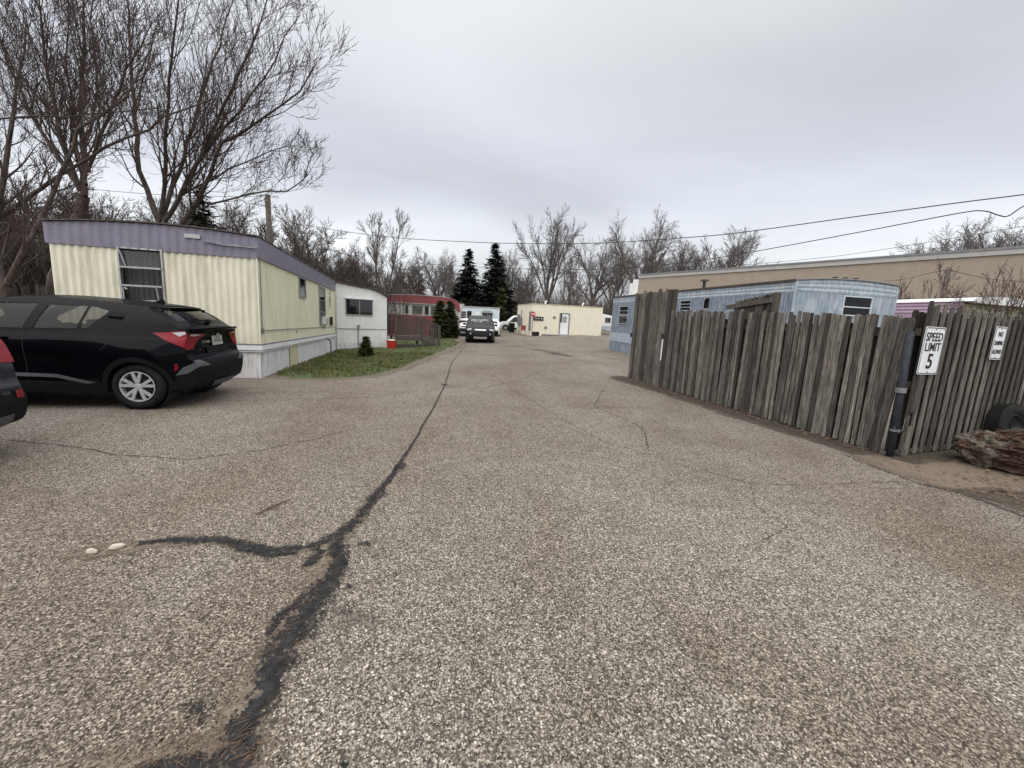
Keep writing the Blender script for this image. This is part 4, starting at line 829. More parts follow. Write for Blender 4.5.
# cream block building
bb = thing('block_building', 'flat roofed cream block building with a white door across the lot', 'building', (1.6, 38.2, 0.0), rz=math.atan2(0.197, 0.98))
WB = 7.0
g = MB(); g.b2(0, WB, 0, 7.0, -0.1, 2.98); g.build('wall', M['cream'], bb)
g = MB(); g.b2(-0.03, WB + 0.03, -0.03, 0.10, 2.983, 3.06); g.b2(-0.03, 0.1, 0.11, 7.03, 2.983, 3.06); g.b2(WB - 0.1, WB + 0.03, 0.11, 7.03, 2.983, 3.06); g.build('coping', M['palecream'], bb)
g = MB(); g.b2(0.05, 0.75, -0.012, -0.001, 0.02, 0.42); g.build('crawl_opening', M['black'], bb)
g = MB(); g.b2(1.0, 2.6, -0.05, -0.001, 0.0, 0.22); g.b2(3.7, WB, -0.03, -0.001, 0.0, 0.16); g.build('wall_base', M['galv'], bb)
d = MB(); d.b2(2.66, 2.76, -0.06, -0.002, 0.3, 2.3); d.b2(3.58, 3.68, -0.06, -0.002, 0.3, 2.3); d.b2(2.77, 3.57, -0.06, -0.002, 2.2, 2.3); df = d.build('door_frame', M['galv'], bb)
g = MB(); g.b2(2.765, 3.575, -0.035, -0.004, 0.3, 2.19); dd = g.build('door', M['signwhite'], bb)
g = MB(); g.b2(2.95, 3.4, -0.042, -0.037, 1.4, 2.0); g.build('pane', M['blind'], dd)
g = MB(); g.b2(2.765, 2.9, -0.05, -0.037, 1.4, 2.19); g.build('storm_door_edge', M['black'], dd)
g = MB(); g.lathe((2.87, -0.08, 1.2), [(0.001, 0), (0.035, 0.005), (0.03, 0.04), (0.001, 0.045)], 12, close=False); g.build('handle', M['alu'], dd)
g = MB(); g.b2(2.6, 3.75, -1.0, -0.07, -0.1, 0.28); g.build('step', M['coping'], bb)
sg = MB(); sg.b2(0.10, 1.08, -0.06, -0.02, 1.48, 1.84); so = sg.build('name_board', M['signblack'], bb)
g = MB(); q = random.Random(3); x = 0.17
while x < 0.72: w_ = q.uniform(0.04, 0.1); g.b2(x, x + w_, -0.068, -0.062, 1.60, 1.72); x += w_ + 0.03
g.b2(0.84, 0.94, -0.068, -0.062, 1.56, 1.76); g.build('faded_marks', M['coping'], so)
for x, z in ((1.35, 0.75), (2.15, 1.75)): g = MB(); g.b2(x - 0.12, x + 0.12, -0.06, -0.002, z, z + 0.2); g.build('wall_box', M['galv'], bb)
for x, y in ((1.3, 0.4), (5.0, 0.3)): g = MB(); g.tube([(x, y, 2.95), (x, y, 3.26), (x + 0.12, y, 3.36)], 0.08, 8); g.build('roof_vent', M['white'], bb)
g = MB(); g.b2(-0.04, -0.002, 0.45, 1.2, 0.5, 2.3); g.build('side_door', M['galv'], bb)
g = MB(); g.b2(-0.25, -0.002, 4.2, 4.8, 0.8, 1.7); g.b2(-0.2, -0.002, 5.4, 6.0, 0.9, 2.0); g.tube([(-0.1, 4.5, 1.6), (-0.1, 4.5, 2.5)], 0.04, 6); g.build('meter_box', M['galv'], bb)
# stop sign on its post at the corner
st = thing('stop_sign', 'red octagonal stop sign at the corner of the cream building', 'sign', (1.62, 37.75, 0), rz=0)
g = MB(); oc = [(0.25 * math.cos(R(22.5 + 45 * k)), 2.05 + 0.25 * math.sin(R(22.5 + 45 * k))) for k in range(8)]; g.prism(oc, -0.01, 0.0); g.build('sign_face', M['signred'], st)
text('STOP', 0.18, M['signwhite'], st, (0, -0.013, 2.05), (R(90), 0, 0), sx=0.85, off=0.006)
g = MB(); g.b2(-0.03, 0.03, 0.0, 0.04, 0, 2.3); g.build('post', M['galv'], st)
# red metal garden chair and a black wheelie bin by its left wall
ch = thing('metal_chair', 'red brown metal chair by the left wall of the cream building', 'chair', (0.75, 38.9, 0.0), rz=R(-20))
g = MB(); g.b2(-0.25, 0.25, -0.22, 0.22, 0.44, 0.47); g.build('seat', M['red_roof'], ch)
g = MB(); g.b2(-0.25, 0.25, 0.20, 0.23, 0.5, 0.95); g.build('backrest', M['red_roof'], ch)
for x in (-0.24, 0.24):
    for y in (-0.22, 0.22): g = MB(); g.tube([(x * 1.1, y * 1.15, 0), (x, y, 0.45)], 0.02, 6); g.build('leg', M['red_roof'], ch)
bn = thing('wheelie_bin', 'dark bin standing at the far left corner of the cream building', 'bin', (-0.35, 43.4, 0.0), rz=R(10))
g = MB(); g.add([(-.25, -.28, .08), (.25, -.28, .08), (.25, .28, .08), (-.25, .28, .08), (-.3, -.36, 1.0), (.3, -.36, 1.0), (.3, .36, 1.0), (-.3, .36, 1.0)], [(3, 2, 1, 0), (4, 5, 6, 7), (0, 1, 5, 4), (1, 2, 6, 5), (2, 3, 7, 6), (3, 0, 4, 7)]); g.build('bin_body', M['clad'], bn, bevel=0.02)
g = MB(); g.prism([(-.32, 1.0), (.32, 1.0), (.28, 1.07), (-.28, 1.09)], -.38, .38); g.build('lid', M['clad_l'], bn)
for x in (-.26, .26): g = MB(); g.lathe((x, 0.2, 0.1), [(0.001, -.02), (0.1, -.02), (0.1, .02), (0.001, .02)], 16); g.v = [(x + (p[1] - 0.2), 0.2 + (p[0] - x), p[2]) for p in g.v]; g.build('wheel', M['rubber'], bn)

# small rounded camper right of it
o_ = at(601, 336, 46); o_.z = 0.28
ca = thing('camper_trailer', 'small rounded white camper beyond the right end of the cream building', 'camper', o_, rz=R(8))
pr_ = [(0, 0.45), (1.5, 0.35), (1.62, 1.1), (1.45, 1.75), (1.1, 2.1), (0.2, 2.25), (-2.0, 2.25), (-2.0, 0.45)]
g = MB(); g.prism(pr_, 0, 2.1); g.build('body', M['white'], ca, bevel=0.06)
g = MB(); g.b2(-2.0, 1.55, -0.012, -0.002, 0.5, 0.95); g.build('lower_stripe', M['blue_l'], ca)
window(ca, (0, -0.004, 0), UX, 0.35, 0.95, 1.35, 1.85, -UY, vbars=(0.6,))
for x in (-0.6,): g = MB(); g.lathe((x, 0.1, 0.33), tyre_prof(0.33, 0.2, 0.2), 24); g.build('wheel', M['rubber'], ca)
g = MB(); g.beam((1.5, 1.0, 0.45), (2.5, 1.0, 0.45), 0.08, 0.08); g.tube([(2.3, 1, 0), (2.3, 1, 0.6)], 0.04, 8); g.build('tow_bar', M['steel'], ca)

# long blue trailer behind the fence: origin at its near left corner, local y = away
bt = thing('mobile_home', 'long weathered blue trailer with a pale ribbed upper band behind the fence', 'mobile home', (8.16, 12.08, 0.0), rz=math.atan2(0.197, 0.98))
BW, BL = 3.70, 12.3
archb = lambda s: 3.09 + 0.09 * (1 - ((s - BW / 2) / (BW / 2)) ** 2) + 0.06 * s / BW
def hribs(mb, A, B, z0, z1, pitch, depth, n, zf=None, ns=16):
    A = Vector((*A, 0)); B = Vector((*B, 0)); n = Vector(n); zs = []; k = 0; z = z0
    while z < z1 - 1e-4:
        for fz, fo in ((0, 0), (0.35, 1), (0.65, 1)): 
            if z + fz * pitch < z1: zs.append((z + fz * pitch, fo * depth))
        z += pitch
    zs.append((z1, 0)); m = len(zs)
    vv = []
    for i in range(ns + 1):
        p = A.lerp(B, i / ns); top = zf((B - A).length * i / ns) if zf else z1
        for z, o_ in zs: q_ = p + n * o_; vv.append((q_.x, q_.y, z0 + (z - z0) * (top - z0) / (z1 - z0)))
    mb.add(vv, [(i * m + j, (i + 1) * m + j, (i + 1) * m + j + 1, i * m + j + 1) for i in range(ns) for j in range(m - 1)])
g = MB(); hribs(g, (0, 0), (BW, 0), 2.78, 3.1, 0.105, 0.014, (0, -1, 0), archb); hribs(g, (0, BL), (0, 0), 2.74, 3.08, 0.105, 0.014, (-1, 0, 0), ns=2); hribs(g, (BW, 0), (BW, BL), 2.74, 3.08, 0.105, 0.014, (1, 0, 0), ns=2); hribs(g, (BW, BL), (0, BL), 2.74, 3.08, 0.105, 0.014, (0, 1, 0), ns=2); g.build('upper_band', M['blue_l'], bt, fix=False)
ew = (1.78, 2.80, 2.20, 2.73)
g = MB(); corr(g, (0, 0), (BW, 0), 0.5, 2.78, 0.09, 0.006, [ew]); g.build('end_wall', M['blue_m'], bt, smooth=True, fix=False)
g = MB(); corr(g, (0, 8.6), (0, 0), 0.5, 2.74, 0.09, 0.006, [(4.55, 4.85, 2.34, 2.72)]); corr(g, (BW, 0), (BW, BL), 0.5, 2.74, 0.2, 0.006); corr(g, (BW, BL), (0, BL), 0.5, 2.74, 0.2, 0.006); g.build('side_wall', M['blue_d'], bt, smooth=True, fix=False)
g = MB(); corr(g, (0, BL), (0, 8.6), 0.5, 2.74, 0.3, 0.006, prof='step'); g.build('side_wall', M['blue_d'], bt, fix=False)
g = MB(); g.b2(-0.03, 0.0, 8.6, BL, 0.55, 1.05); pn = g.build('lower_panel', M['blue_l'], bt); pn['label'] = 'pale lower panel'
g = MB(); corr(g, (-0.01, BL), (-0.01, 0), 0.0, 0.52, 0.3, 0.006, prof='step'); corr(g, (0, 0), (BW, 0), 0, .5, 0.3, 0.006, prof='step'); g.build('skirting', M['blue_d'], bt, fix=False)
for a_, b_ in ((-0.03, 0.015), (BW - .015, BW + .03)): g = MB(); g.b2(a_, b_, -0.03, 0.015, 0.5, 3.08); g.build('corner_trim', M['blue_l'], bt)
g = MB(); vv = []
for k in range(17):
    s = k / 16 * (BW + 0.1) - 0.05; z = archb(min(BW, max(0, s))) + 0.01
    for y in (-0.05, BL + 0.05): vv += [(s, y, z), (s, y, z + 0.03)]
g.add(vv, [f for k in range(16) for f in ((4 * k, 4 * k + 2, 4 * k + 6, 4 * k + 4), (4 * k + 1, 4 * k + 3, 4 * k + 7, 4 * k + 5), (4 * k, 4 * k + 1, 4 * k + 5, 4 * k + 4), (4 * k + 2, 4 * k + 3, 4 * k + 7, 4 * k + 6))] + [(0, 1, 3, 2), (64, 65, 67, 66)])
g.build('roof', M['roof_grey'], bt)
g = MB(); g.b2(-0.06, -0.05 + 0.0, 0, BL, 3.07, 3.13); g.build('drip_edge', M['roofedge'], bt)
# end window: dark opening, pale bars
w_ = MB(); a, b, c, d = ew
for zz in (c - 0.03, 2.42, d): w_.b2(a - 0.03, b + 0.03, -0.03, 0.03, zz, zz + 0.03)
w_.b2(a - 0.03, a, -0.028, 0.03, c, d); w_.b2(b, b + 0.03, -0.028, 0.03, c, d); wo = w_.build('window', M['iceblue'], bt)
g = MB(); g.b2(a, b, 0.25, 0.27, c, d); g.build('dark_inside', M['curtain'], wo); g = MB(); g.b2(a + 0.02, b - 0.25, 0.15, 0.17, c + 0.04, d - 0.1); g.build('curtain', M['pink'], wo)  # the pink sheet is no cloth: it paints a pink reflection in the pane
g = MB(); g.b2(a, b, 0.0, 0.005, c, d); g.build('pane', M['winglass'], wo)
g = MB(); g.b2(0.1, 0.11, 3.7, 4.1, 2.3, 2.75); g.build('dark_inside', M['black'], bt)
for y0, y1, z0, z1, bars in ((4.85, 5.55, 2.28, 2.66, (2.4, 2.53)), (10.3, 11.3, 2.1, 2.52, (2.3,)), (10.3, 11.3, 1.6, 2.0, ())): window(bt, (-0.008, 0, 0), UY, y0, y1, z0, z1, -UX, bars=bars, frame=M['blue_l'])
for x in (1.42, 1.80, 2.18): g = MB(); g.tube([(x, 0.1, archb(x)), (x, 0.1, archb(x) + 0.07)], 0.03, 8); g.b2(x - .05, x + .05, .05, .15, archb(x) + .065, archb(x) + .09); g.build('roof_vent', M['steel'], bt)
g = MB(); g.tube([(0.3, 4.6, 3.1), (0.3, 4.6, 3.42)], 0.06, 8); g.lathe((0.3, 4.6, 3.42), [(0.001, 0.0), (0.17, 0.02), (0.15, 0.08), (0.001, 0.1)], 14, 'z', close=False); g.build('roof_vent', M['steel'], bt)

# pink trailer behind it
pk = thing('mobile_home', 'faded pink trailer with a white roof and pale end wall behind the right fence', 'mobile home', (14.58, 13.4, 0.0), rz=math.atan2(0.197, 0.98))
g = MB(); hribs(g, (0, 12), (0, 0), 2.45, 2.9, 0.12, 0.02, (-1, 0, 0), ns=2); g.build('upper_band', M['pink'], pk, fix=False)
g = MB(); g.b2(0.0, 0.02, 0.02, 12, 0.4, 2.45); g.b2(3.64, 3.66, 0, 12, .4, 2.7); g.b2(0.02, 3.64, 11.98, 12, .4, 2.8); g.build('side_wall', M['pink'], pk)
g = MB(); g.b2(0.02, 3.64, 0.0, 0.02, 0.4, 2.78); g.build('end_wall', M['palecream'], pk)
g = MB(); pr_ = [(-0.05, 2.86), (0.3, 2.80), (3.35, 2.78), (3.75, 2.78), (3.6, 2.93), (2.4, 3.02), (0.9, 3.04), (0.1, 2.98)]; g.prism(pr_, -0.25, 12.1); g.build('roof', M['white'], pk)
g = MB(); g.b2(0, 3.64, 0.03, 11.9, 0, 0.4); g.build('skirting', M['palecream'], pk)
g = MB(); g.b2(1.9, 2.4, 1.2, 1.7, 3.02, 3.16); g.build('roof_vent', M['steel'], pk)

# tan warehouse
wh = thing('warehouse', 'huge flat tan stucco warehouse behind the trailers', 'warehouse', (14.86, 50.2, 0), rz=math.atan2(26.13 - 50.2, 31.3 - 14.86))
g = MB(); g.b2(0, 60, 0, 40, 0, 7.1); g.build('wall', M['tan'], wh)
g = MB(); g.b2(-0.06, 60.1, -0.10, 40, 7.102, 7.42); g.build('coping', M['coping'], wh)
g = MB(); g.b2(-0.1, 60.1, -0.14, 40, 7.423, 7.58); g.build('cap_flashing', M['galv'], wh)
strip('brown_lawn_edge', [(-5.35, 8.82), (-4.22, 9.05), (-3.42, 9.72), (-3.18, 11.2), (-3.2, 14.5), (-3.1, 19.0), (-3.0, 23.4), (-3.85, 27)], [.1, .16, .2, .2, .2, .25, .3, .3], M['silt'], 0.005, asph, jag=.5, step=.08, seed=44)
for x in (12, 24.6, 36): g = MB(); g.b2(x, x + 0.03, -0.012, -0.002, 0, 6.99); g.build('wall_joint', M['coping'], wh)
g = MB(); g.b2(-0.9, -0.07, -0.05, 3, 4.2, 7.0); g.b2(-1.6, -1.1, 0.2, 1, 4.4, 6.6); g.build('white_duct', M['white'], wh)

# ---------------------------------------------------------------- vehicles (local x forward, rear axle above the origin)
def catmull(P, n):
    out = []
    for i in range(len(P) - 1):
        p0 = P[max(i - 1, 0)]; p1 = P[i]; p2 = P[i + 1]; p3 = P[min(i + 2, len(P) - 1)]
        for k in range(n):
            t = k / n; q = []
            for a in range(2):
                q.append(0.5 * (2 * p1[a] + (-p0[a] + p2[a]) * t + (2 * p0[a] - 5 * p1[a] + 4 * p2[a] - p3[a]) * t * t + (-p0[a] + 3 * p1[a] - 3 * p2[a] + p3[a]) * t ** 3))
            out.append(tuple(q))
    out.append(P[-1]); return out
class CarShape:
    NS = 4
    def __init__(s, ctrl, f, crown, arches, ra, sill):
        s.ctrl = ctrl; s.f = f; s.crown = crown; s.pts = catmull(ctrl, s.NS); s.arches = arches; s.ra = ra; s.sill = sill
    def outline(s, t):
        x = t * s.NS; i = min(int(x), len(s.pts) - 2); u = x - i; a, b = s.pts[i], s.pts[i + 1]
        return (a[0] + (b[0] - a[0]) * u, a[1] + (b[1] - a[1]) * u)
    def norm(s, t):
        a = s.outline(max(0, t - .3)); b = s.outline(min(len(s.ctrl) - 1, t + .3)); d = Vector((b[0] - a[0], b[1] - a[1])).normalized(); return Vector((-d.y, d.x))
    def S(s, t, v, off=0.0):
        x, z = s.outline(t); n = s.norm(t); i = min(int(t), len(s.ctrl) - 2); u = t - i
        c = (s.crown[i] * (1 - u) + s.crown[i + 1] * u) * (1 - abs(v) ** 2.4) + off
        return Vector((x + n.x * c, v * (s.f(x, z) + (max(0, off) if abs(v) > .9 else 0)), z + n.y * c))
    def side_poly(s):
        P = list(s.pts); b = []
        for ax in sorted(s.arches, reverse=True):
            dz = s.sill - 0.33; hw = math.sqrt(max(0.01, s.ra ** 2 - dz * dz)); a0 = math.atan2(dz, hw)
            b.append((ax + hw, s.sill)); n = 14
            for k in range(1, n): a = a0 + (math.pi - 2 * a0) * k / n; b.append((ax + s.ra * math.cos(a), 0.33 + s.ra * math.sin(a)))
            b.append((ax - hw, s.sill))
        return P + b
def flat_to_side(name, loops, shape, off, mat, parent, sides=(1, -1), cell=0.08, smooth=True):
    bm = bmesh.new(); E_ = []
    for lp in loops:
        vs_ = [bm.verts.new((p[0], 0, p[1])) for p in lp]
        for i in range(len(vs_)): E_.append(bm.edges.new((vs_[i], vs_[(i + 1) % len(vs_)])))
    bmesh.ops.triangle_fill(bm, use_beauty=True, edges=E_)
    xs = [p[0] for p in loops[0]]; zs = [p[1] for p in loops[0]]
    for ax, lo, hi in ((0, min(xs), max(xs)), (2, min(zs), max(zs))):
        c = math.ceil(lo / cell) * cell
        while c < hi:
            co = [0, 0, 0]; no = [0, 0, 0]; co[ax] = c; no[ax] = 1
            bmesh.ops.bisect_plane(bm, geom=bm.verts[:] + bm.edges[:] + bm.faces[:], dist=1e-5, plane_co=co, plane_no=no); c += cell
    bm.verts.ensure_lookup_table(); bm.verts.index_update()
    res = None
    for sd_ in sides:
        V = []; Fc = []; Nn = []; o = 0; me = bpy.data.meshes.new(name)
        for v in bm.verts:
            x, z = v.co.x, v.co.z; y = shape.f(x, z); e = 0.01
            n = Vector((-(shape.f(x + e, z) - shape.f(x - e, z)) / (2 * e), 1, -(shape.f(x, z + e) - shape.f(x, z - e)) / (2 * e))).normalized()
            V.append((x + n.x * off, sd_ * (y + n.y * off), z + n.z * off)); Nn.append((n.x, sd_ * n.y, n.z))
        for f_ in bm.faces:
            ids = [v.index + o for v in f_.verts]; a, b, c = [Vector(V[i]) for i in ids[:3]]
            if (b - a).cross(c - a).y * sd_ < 0: ids.reverse()
            Fc.append(ids)
        me.from_pydata(V, [], Fc); me.update(); me.materials.append(mat)
        if smooth:
            me.polygons.foreach_set('use_smooth', [True] * len(me.polygons)); me.normals_split_custom_set_from_vertices(Nn)
        res = bpy.data.objects.new(name, me); COL.objects.link(res); res.parent = parent
    bm.free(); return res
def strip_patch(mb, shape, t0, t1, v0, v1, off, nt=8, nv=10, v0b=None, v1b=None):
    v0b = v0 if v0b is None else v0b; v1b = v1 if v1b is None else v1b; o = []
    for i in range(nt + 1):
        u = i / nt; a = v0 + (v0b - v0) * u; b = v1 + (v1b - v1) * u
        for j in range(nv + 1): o.append(shape.S(t0 + (t1 - t0) * u, a + (b - a) * j / nv, off))
    mb.add(o, [(i * (nv + 1) + j, i * (nv + 1) + j + 1, (i + 1) * (nv + 1) + j + 1, (i + 1) * (nv + 1) + j) for i in range(nt) for j in range(nv)])
def body_strip(shape, mat, parent, holes=(), name='body_top'):
    mb = MB(); nt = (len(shape.ctrl) - 1) * shape.NS; nv = 20; vv = []
    for i in range(nt + 1):
        for j in range(nv + 1): vv.append(shape.S(i / shape.NS, -1 + 2 * j / nv))
    ff = []
    for i in range(nt):
        tm = (i + .5) / shape.NS
        for j in range(nv):
            vm = abs(-1 + 2 * (j + .5) / nv)
            if any(h[0] <= tm <= h[1] and vm < h[2] for h in holes): continue
            ff.append((i * (nv + 1) + j, i * (nv + 1) + j + 1, (i + 1) * (nv + 1) + j + 1, (i + 1) * (nv + 1) + j))
    mb.add(vv, ff); return mb.build(name, mat, parent, smooth=True)
def make_wheel(parent, x, y, side, r=0.335, rr=0.225, w=0.215, spokes=5, style='double', mat=None):
    wn = thing('wheel', 'x', 'x', (x, y, r)); del wn['label']; del wn['category']; wn.parent = parent
    g = MB(); g.lathe((0, 0, 0), tyre_prof(r, rr, w), 48); g.build('tyre', M['rubber'], wn, smooth=True)
    g = MB(); yo = side * w / 2
    g.lathe((0, 0, 0), [(rr, yo * .95), (rr - .012, yo * .97), (rr - .02, yo * .8), (rr - .022, -yo * .8), (rr, -yo * .9)], 40, close=False)
    for k in range(spokes):
        for da, ww in (((-0.24, .040), (0.24, .040)) if style == 'double' else ((0.0, .05),)):
            a0 = 2 * math.pi * (k + .25) / spokes; a1 = a0 + da
            p0 = Vector((math.cos(a0) * 0.04, yo * .80, math.sin(a0) * 0.04)); p1 = Vector((math.cos(a1) * (rr - .012), yo * .88, math.sin(a1) * (rr - .012)))
            g.beam(p0, p1, ww, 0.022, (0, side, 0))
    g.lathe((0, 0, 0), [(0.001, yo * .9), (0.03, yo * .9), (0.05, yo * .8), (0.05, yo * .6), (0.001, yo * .6)], 20, close=False)
    g.build('rim', mat or M['alloy'], wn)
    g = MB(); g.lathe((0, 0, 0), [(0.001, yo * .45), (0.15, yo * .45), (0.15, yo * .35), (rr - .03, yo * .3), (rr - .03, yo * .1), (0.001, yo * .1)], 32, close=False); g.build('brake_disc', M['steel'], wn)
def mirror(parent, x, y, z, side, mat):
    g = MB(); g.lathe((0, 0, 0), [(0.001, -0.1), (0.055, -0.09), (0.075, -0.03), (0.08, 0.03), (0.06, 0.09), (0.001, 0.1)], 14)
    g.v = [(x + p[0] * 0.8, y + side * (0.12 + p[1]), z + p[2] * 0.9) for p in g.v]; g.tube([(x, y, z - .05), (x, y + side * .1, z)], .02, 6)
    return g.build('mirror', mat, parent, smooth=True)
def interior(car, W_, xs, zf=0.45, zt=1.12):
    g = MB(); g.b2(xs[0], xs[1], -W_ * .8, W_ * .8, 0.25, zf); g.build('cabin_floor', M['black'], car)
    for x, ys in ((xs[0] + 0.55, (-.42, 0, .42)), (xs[0] + 1.45, (-.38, .38))):
        for y in ys:
            g = MB(); g.box((x + .25, y, zf + .1), (.5, .46 if len(ys) == 2 else .42, .16)); g.box((x - .03, y, zf + .38), (.14, .44 if len(ys) == 2 else .42, .62), Matrix.Rotation(-.2, 3, 'Y')); g.box((x - .12, y, zt + .02), (.09, .24, .17)); g.build('seat', M['seat'], car, bevel=0.03)
def arch_ring(ax, ra, w, zlow=0.30, flare=1.0):
    out = []; n = 18; a0 = math.asin(max(-1, min(1, (zlow - 0.33) / (ra + w))))
    for k in range(n + 1): a = a0 + (math.pi - 2 * a0) * k / n; out.append((ax + (ra + w) * math.cos(a), 0.33 + (ra + w) * math.sin(a) * flare))
    a0 = math.asin(max(-1, min(1, (zlow - 0.33) / ra)))
    for k in range(n + 1): a = math.pi - a0 - (math.pi - 2 * a0) * k / n; out.append((ax + (ra - .003) * math.cos(a), 0.33 + (ra - .003) * math.sin(a)))
    return out

# -- the black coupe-like crossover
def f_cross(x, z):
    b = 0.895
    if x < 0.1: b -= 0.17 * ((0.1 - x) / 0.80) ** 2.4
    if x > 2.5: b -= 0.22 * ((x - 2.5) / 1.0) ** 2.2
    if z < 0.62: b -= 0.05 * ((0.62 - z) / 0.4) ** 2
    if z > 0.84: b -= 0.035 * min(1, (z - 0.84) / 0.22) ** 2
    if z > 1.0: t = (z - 1.0) / 0.56; b -= 0.25 * t ** 1.6
    b += 0.045 * math.exp(-((x + .02) / .5) ** 2 - ((z - .76) / .18) ** 2) + 0.035 * math.exp(-((x - 2.64) / .5) ** 2 - ((z - .75) / .18) ** 2)
    b -= 0.040 * math.exp(-((x - 1.35) / .62) ** 2 - ((z - .60) / .16) ** 2)
    return max(b, 0.3)
cc = [(-0.54, 0.29), (-0.64, 0.33), (-0.685, 0.47), (-0.695, 0.62), (-0.665, 0.71), (-0.62, 0.75), (-0.585, 0.90), (-0.585, 1.04), (-0.625, 1.135), (-0.595, 1.17), (-0.52, 1.195), (-0.29, 1.36), (-0.12, 1.455), (-0.09, 1.485), (0.3, 1.525), (0.8, 1.55), (1.3, 1.562), (1.75, 1.50), (2.1, 1.36), (2.6, 1.07), (2.75, 1.03), (3.2, 0.93), (3.42, 0.78), (3.47, 0.6), (3.42, 0.35), (3.3, 0.22)]
cr = [.04, .05, .055, .055, .05, .045, .045, .05, .06, .06, .05, .05, .04, .035, .035, .04, .04, .05, .07, .08, .07, .06, .10, .12, .10, .05]
SH = CarShape(cc, f_cross, cr, (0, 2.64), 0.375, 0.24)
fd = Vector((-0.981, -0.194, 0)); RZ1 = math.atan2(fd.y, fd.x)
car = thing('parked_car', 'glossy black crossover with a red tail lamp parked in front of the yellow home', 'car', (-5.60, 6.55, 0.012), rz=RZ1)
rw = [(1.21, 1.135), (1.10, 1.465), (0.55, 1.455), (0.36, 1.40), (0.58, 1.15)]
fw = [(1.33, 1.13), (1.22, 1.468), (1.66, 1.455), (2.1, 1.26), (2.32, 1.12)]
flat_to_side('body_side', [SH.side_poly(), rw, fw], SH, 0, M['carblack'], car)
body_strip(SH, M['carblack'], car, holes=((10.5, 12.0, 0.80), (17.5, 19.0, 0.82)))
g = MB(); strip_patch(g, SH, 10.25, 12.05, -.86, .86, -0.004); g.build('rear_window', M['carglass'], car, smooth=True)
g = MB(); strip_patch(g, SH, 17.45, 19.05, -.88, .88, -0.004); g.build('windscreen', M['carglass'], car, smooth=True)
flat_to_side('window', [rw], SH, -0.006, M['carglass'], car); flat_to_side('window', [fw], SH, -0.006, M['carglass'], car)
flat_to_side('window_divider', [[(0.70, 1.15), (0.665, 1.15), (0.60, 1.455), (0.635, 1.455)]], SH, 0.001, M['clad'], car)
flat_to_side('window_seal', [[(1.27, 1.10), (2.38, 1.09), (2.38, 1.115), (1.27, 1.125)]], SH, 0.003, M['clad'], car); flat_to_side('window_seal', [[(0.56, 1.125), (1.25, 1.11), (1.25, 1.13), (0.58, 1.145)]], SH, 0.003, M['clad'], car)
flat_to_side('pillar_trim', [[(0.345, 1.40), (0.14, 1.365), (0.20, 1.28), (0.42, 1.28)]], SH, 0.003, M['clad'], car)
for sd_ in (1, -1): g = MB(); p = Vector((0.26, sd_ * (f_cross(.26, 1.33) + .02), 1.33)); g.beam(p - Vector((.085, 0, .012)), p + Vector((.085, 0, .0)), 0.025, 0.03); g.build('door_handle', M['carblack'], car, bevel=.008)
for sd_ in (1, -1): g = MB(); p = Vector((1.58, sd_ * (f_cross(1.58, .99) + .022), 0.99)); g.beam(p - Vector((.10, 0, .0)), p + Vector((.10, 0, .008)), 0.028, 0.035); g.build('door_handle', M['carblack'], car, bevel=.008)
# shut lines
for pl in ([(0.12, 1.48), (0.13, 1.48), (0.12, 1.25), (0.22, 1.05), (0.40, .86), (0.39, .86), (0.21, 1.045), (0.11, 1.245)], [(1.29, 1.11), (1.298, 1.11), (1.33, .42), (1.322, .42)], [(2.38, .98), (2.388, .98), (2.36, .42), (2.352, .42)]):
    flat_to_side('shut_line', [pl], SH, 0.0015, M['black'], car, smooth=False)
flat_to_side('fuel_flap', [[(0.08, 1.02), (-0.15, 1.02), (-0.18, 0.87), (0.0, 0.85), (0.08, 0.91)]], SH, 0.003, M['carblack'], car)
# tail lamp: side wedge and rear wrap
flat_to_side('tail_lamp', [[(-0.22, 1.118), (-0.38, 1.130), (-0.575, 1.155), (-0.605, 1.10), (-0.583, 0.91), (-0.38, 1.01)]], SH, 0.010, M['lamp_r'], car)
flat_to_side('tail_lamp_clear_inset', [[(-0.44, 1.125), (-0.575, 1.14), (-0.59, 1.11), (-0.52, 1.07)]], SH, 0.014, M['lamp_w'], car)
for s_ in (1, -1): g = MB(); strip_patch(g, SH, 5.85, 7.85, s_, s_ * .80, 0.011, v1b=s_ * .50); g.build('tail_lamp', M['lamp_r'], car, smooth=True)
for s_ in (1, -1): g = MB(); strip_patch(g, SH, 7.45, 7.75, s_ * .95, s_ * .80, 0.015, v1b=s_ * .66); g.build('tail_lamp_clear_inset', M['lamp_w'], car, smooth=True)
# cladding and bumper
for ax in (0, 2.64): flat_to_side('arch_cladding', [arch_ring(ax, 0.375, 0.065)], SH, 0.012, M['clad'], car)
flat_to_side('bumper', [[(-0.36, 0.27), (-0.55, 0.28), (-0.652, 0.32), (-0.699, 0.47), (-0.709, 0.62), (-0.58, 0.60), (-0.49, 0.50), (-0.44, 0.42)]], SH, 0.012, M['clad'], car)
g = MB(); strip_patch(g, SH, 0.0, 3.6, -1.0, 1.0, 0.014, 16, 24); g.build('bumper', M['clad'], car, smooth=True)
flat_to_side('bumper_insert', [[(-0.46, 0.50), (-0.55, 0.62), (-0.68, 0.69), (-0.715, 0.62), (-0.60, 0.53)]], SH, 0.022, M['clad_l'], car)
for s_ in (1, -1): g = MB(); strip_patch(g, SH, 3.0, 3.95, s_, s_ * .62, 0.020, v1b=s_ * .86); g.build('bumper_insert', M['clad_l'], car, smooth=True)
flat_to_side('reflector', [[(-0.455, 0.56), (-0.465, 0.68), (-0.50, 0.68), (-0.505, 0.60)]], SH, 0.006, M['lamp_dr'], car)
